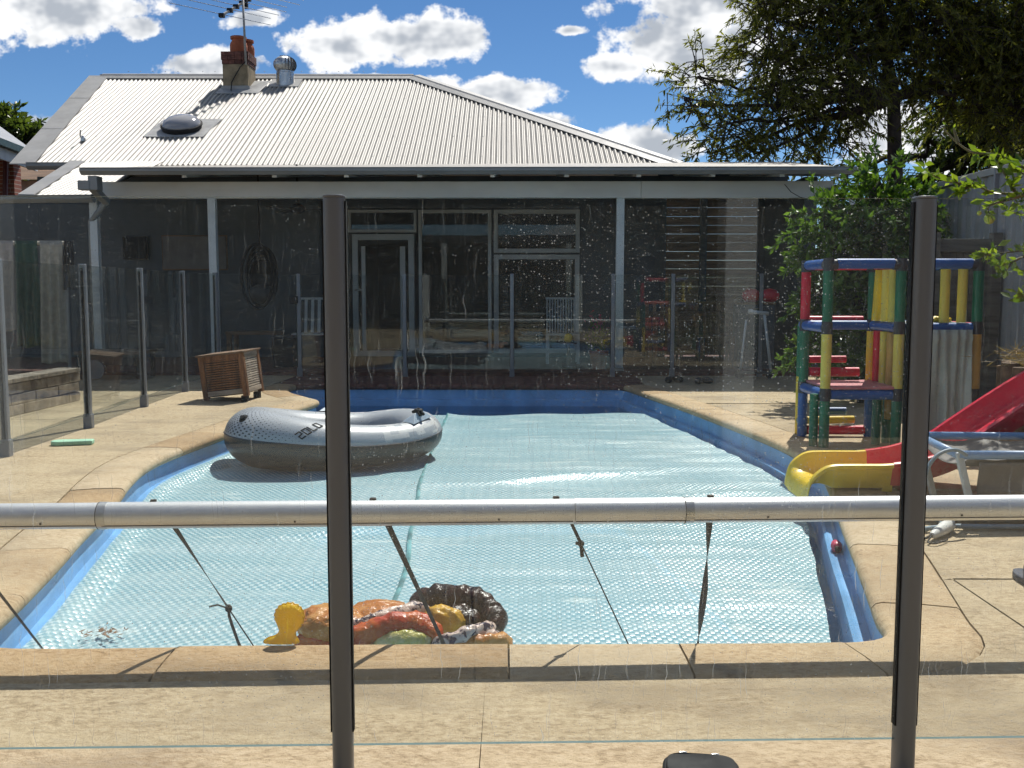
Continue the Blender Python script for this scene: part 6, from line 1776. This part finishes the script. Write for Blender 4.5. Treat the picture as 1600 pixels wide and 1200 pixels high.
MB().tube([P(1166, 500, SYs + .1), Vector((P(1157, 565, SYs + .1).x, SYs + .1, .08))], .013, 8).build('side_stay', M['pale_leg'], sc_, smooth=True)
MB().bar(Vector((P(1157, 565, SYs).x, SYs + .08, .075)), stem_b + Vector((0, 0, .005)), .10, .025).build('footboard', M['grey_plastic'], sc_)
for x in (P(1157, 565, SYs).x, stem_b.x): 
    MB().lathe((x, SYs - .012 + .04, .052), [(.03, 0), (.056, 0), (.056, .024), (.03, .024)], 18, 0, (0, 1, 0)).build('wheel', M['black'], sc_, auto=40)
settle(sc_, (stem_b.x, SYs, 0))
for k, (px, py, lab) in enumerate(((1052, 597, 'pair of black shoes on the shaded deck at the end of the pool'), (1098, 599, 'pair of dark grey shoes right of the black shoes on the shaded deck'))):
    sp_ = item('shoe_pair', lab, 'shoes'); g_ = G(px, py)
    for s_ in (-1, 1):
        c_ = g_ + Vector((s_ * .055, s_ * .03, 0)); mb = pillow(c_ + Vector((0, .0, .032)), .042, .12, .036, (0, 0, .3 * s_), 50 + k, .06, 16, 10); mb.build('shoe', M['black'] if k == 0 else M['grey_plastic'], sp_, smooth=True)
    settle(sp_, g_)
# toys and flowers seen by the window
o = pillow(P(888, 528, 12.9), .055, .05, .06, (0, 0, 0), 61, .05).build('toy_bucket', M['yellow_plastic'], None, smooth=True); o['label'] = 'round yellow toy on the verandah below the white chair'; o['category'] = 'toy'
st_ = item('plant_stand', 'small dark stand with a yellow toy in front of the window', 'stand'); q = P(888, 528, 12.9); MB().lathe((q.x, q.y, VF - .002), [(.10, 0), (.10, .02), (.02, .03), (.02, q.z - .12), (.11, q.z - .11), (.11, q.z - .095)], 16).build('stand', M['timber'], st_, auto=40); settle(st_, (q.x, q.y, VF))
pf = item('potted_flower', 'pot of pink flowers beside the right verandah post', 'plant'); q = P(935, 560, 12.75); q.z = VF - .002
MB().lathe(q, [(.09, 0), (.12, .2), (.13, .2), (.13, .24), (.11, .24)], 18).build('pot', M['terracotta'], pf, auto=40)
N = 160; fb = np.array(q) + np.stack([nrng.normal(0, .06, N), nrng.normal(0, .06, N), .24 + .34 * nrng.random(N)], 1)
leaves_mesh('foliage', fb, nrng.normal(size=(N, 3)) + np.array((0, 0, .6)), nrng.uniform(.05, .1, N), .2, M['leaf_shrub'], pf)
N = 70; fb = np.array(q) + np.array((0, 0, .62)) + nrng.normal(size=(N, 3)) * np.array((.05, .05, .045)); M['petal'] = leaf_mat('pink petals', (.40, .04, .12), (.60, .10, .22), .3); leaves_mesh('flower_head', fb, nrng.normal(size=(N, 3)), nrng.uniform(.03, .06, N), .35, M['petal'], pf)
settle(pf, q)

# ================================================================== left side, beyond the glass
rack = item('towel_rail', 'beige towel rail behind the left glass fence', 'clothes rail'); RY = 10.9
r0, r1 = P(-60, 380, RY), P(108, 381, RY); r1.z = r0.z
MB().tube([r0, r1], .024, 10).build('rail', M['cream'], rack, smooth=True)
for q in (r0 + Vector((.05, 0, 0)), r1 - Vector((.05, 0, 0))): MB().tube([q, Vector((q.x, q.y, -.004))], .02, 8).build('upright', M['gutter'], rack)
settle(rack, (r0.x, RY, 0))
def towel(px0, px1, py_bot, mt, label, seed, flare=1.15, cat='towel'):
    a, b_ = P(px0, 385, RY - .03), P(px1, 385, RY - .03); zb = P(px0, py_bot, RY).z; mb = MB(); nu, nv = 30, 24; cx_ = (a.x + b_.x) / 2
    for j in range(nv + 1):
        t = j / nv; z = r0.z + .026 + (zb - r0.z) * t
        for i in range(nu + 1):
            s_ = i / nu; x = cx_ + (a.x + (b_.x - a.x) * s_ - cx_) * (1 + (flare - 1) * t)
            mb.v.append((x, RY - .03 - .02 * t + .022 * min(1, t * 3) * math.sin(s_ * 17 + seed + 1.5 * t) + .01 * mnoise.noise(Vector((s_ * 4, t * 3, seed))), z + .012 * math.sin(s_ * 7 + seed) * t))
    for j in range(nv):
        for i in range(nu): q = j * (nu + 1) + i; mb.f.append((q, q + 1, q + nu + 2, q + nu + 1))
    mb.m = [0] * len(mb.f); o = mb.build('hanging_towel', mt, None, smooth=True); s_ = o.modifiers.new('t', 'SOLIDIFY'); s_.thickness = .006; s_.offset = 1
    return tag(o, label, cat, 'towels on the rail')
M['tw_grey'] = mat('grey towelling', (.26, .25, .25), .95, var=.1, scale=20); M['tw_green'] = mat('dark green towelling', (.025, .07, .055), .95, var=.12, scale=20); M['tw_beige'] = mat('beige grey towelling', (.30, .30, .27), .95, var=.1, scale=20); M['tw_black'] = mat('black swimwear', (.02, .022, .028), .8, var=.1, scale=20)
towel(-22, 21, 520, M['tw_grey'], 'grey towel, leftmost on the beige rail', 0.3, 1.0); towel(23, 58, 545, M['tw_green'], 'dark green towel on the beige rail', 1.7, 1.1); towel(62, 97, 570, M['tw_beige'], 'long beige grey towel on the beige rail', 2.9, 1.15); towel(100, 114, 455, M['tw_black'], 'narrow black garment at the end of the beige rail', 4.4, 1.2, 'garment')
# low block garden wall
gw = item('garden_wall', 'low weathered block garden wall behind the left glass fence', 'wall'); ga_, gb_ = G(-40, 660), G(112, 625)
d_ = (gb_ - ga_); Lw = d_.length; d_.normalize(); n_ = Vector((-d_.y, d_.x, 0)); Mw = Matrix((d_, n_, Vector((0, 0, 1)))).transposed(); nc = int(Lw / .4); zrow = .092
for r_ in range(3):
    for k in range(nc + 1):
        x0 = k * .4 + (.2 if r_ % 2 else 0) - .2; x1 = min(x0 + .392, Lw); x0 = max(x0, 0)
        if x1 - x0 < .05: continue
        c_ = ga_ + d_ * ((x0 + x1) / 2); MB().box((c_.x, c_.y, r_ * zrow + zrow / 2 - .004), (x1 - x0, .18 + rng.uniform(-.008, .008), zrow - .006), Mw).build('block', M['brick_tan'], gw, bevel=.005)
for k in range(nc + 1):
    x0, x1 = k * .4, min(k * .4 + .394, Lw)
    if x1 - x0 < .05: continue
    c_ = ga_ + d_ * ((x0 + x1) / 2); MB().box((c_.x, c_.y, 3 * zrow + .018), (x1 - x0, .22, .036), Mw).build('cap_brick', M['brick_tan'], gw, bevel=.004)
mb = MB(); c_ = (ga_ + gb_) / 2 + n_ * .5; mb.box((c_.x, c_.y, .12), (Lw, .78, .24), Mw); mb.build('bed_soil', M['soil'], gw); settle(gw, ga_)
# barbecue trolley with a wheel
bb = item('barbecue_trolley', 'wheeled barbecue trolley with brown top behind the left glass fence', 'barbecue'); BY = 11.6; x0, x1 = P(116, 560, BY).x, P(219, 560, BY).x; zt2 = P(160, 548, BY + .2).z
for i in range(5): MB().box2((x0, BY + i * .11 + .002, zt2 - .035), (x1, BY + (i + 1) * .11 - .002, zt2)).build('top_board', M['timber'], bb)
MB().box2((x0 + .08, BY + .05, .16), (x1 - .10, BY + .5, zt2 - .036)).build('cabinet', M['grey_plastic'], bb, bevel=.01)
for x in (x0 + .04, x1 - .04):
    for y in (BY + .04, BY + .5): MB().box2((x - .02, y - .02, -.004), (x + .02, y + .02, zt2 - .036)).build('leg', M['black'], bb)
MB().lathe((P(150, 600, BY).x, BY - .03, .115), [(.075, 0), (.115, .0), (.115, .035), (.075, .035)], 24, 0, (0, 1, 0)).build('wheel', M['alu_grey'], bb, auto=40); settle(bb, (x0, BY, 0))

# ================================================================== unseen dark house added behind the photographer to darken what the near glass mirrors
rh = item('unseen_patio_house', 'unseen dark weatherboard patio house added behind the photographer', 'house')
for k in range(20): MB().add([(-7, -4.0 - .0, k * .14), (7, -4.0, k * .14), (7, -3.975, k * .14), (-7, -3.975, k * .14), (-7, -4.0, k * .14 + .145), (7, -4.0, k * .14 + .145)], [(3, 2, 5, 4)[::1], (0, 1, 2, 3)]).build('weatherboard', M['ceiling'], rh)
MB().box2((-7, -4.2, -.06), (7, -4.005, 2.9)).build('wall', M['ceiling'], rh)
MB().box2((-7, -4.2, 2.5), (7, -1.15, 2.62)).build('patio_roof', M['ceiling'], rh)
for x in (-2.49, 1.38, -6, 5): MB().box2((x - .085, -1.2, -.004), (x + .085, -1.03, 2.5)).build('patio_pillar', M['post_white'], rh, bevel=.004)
settle(rh, (0, -4, 0))
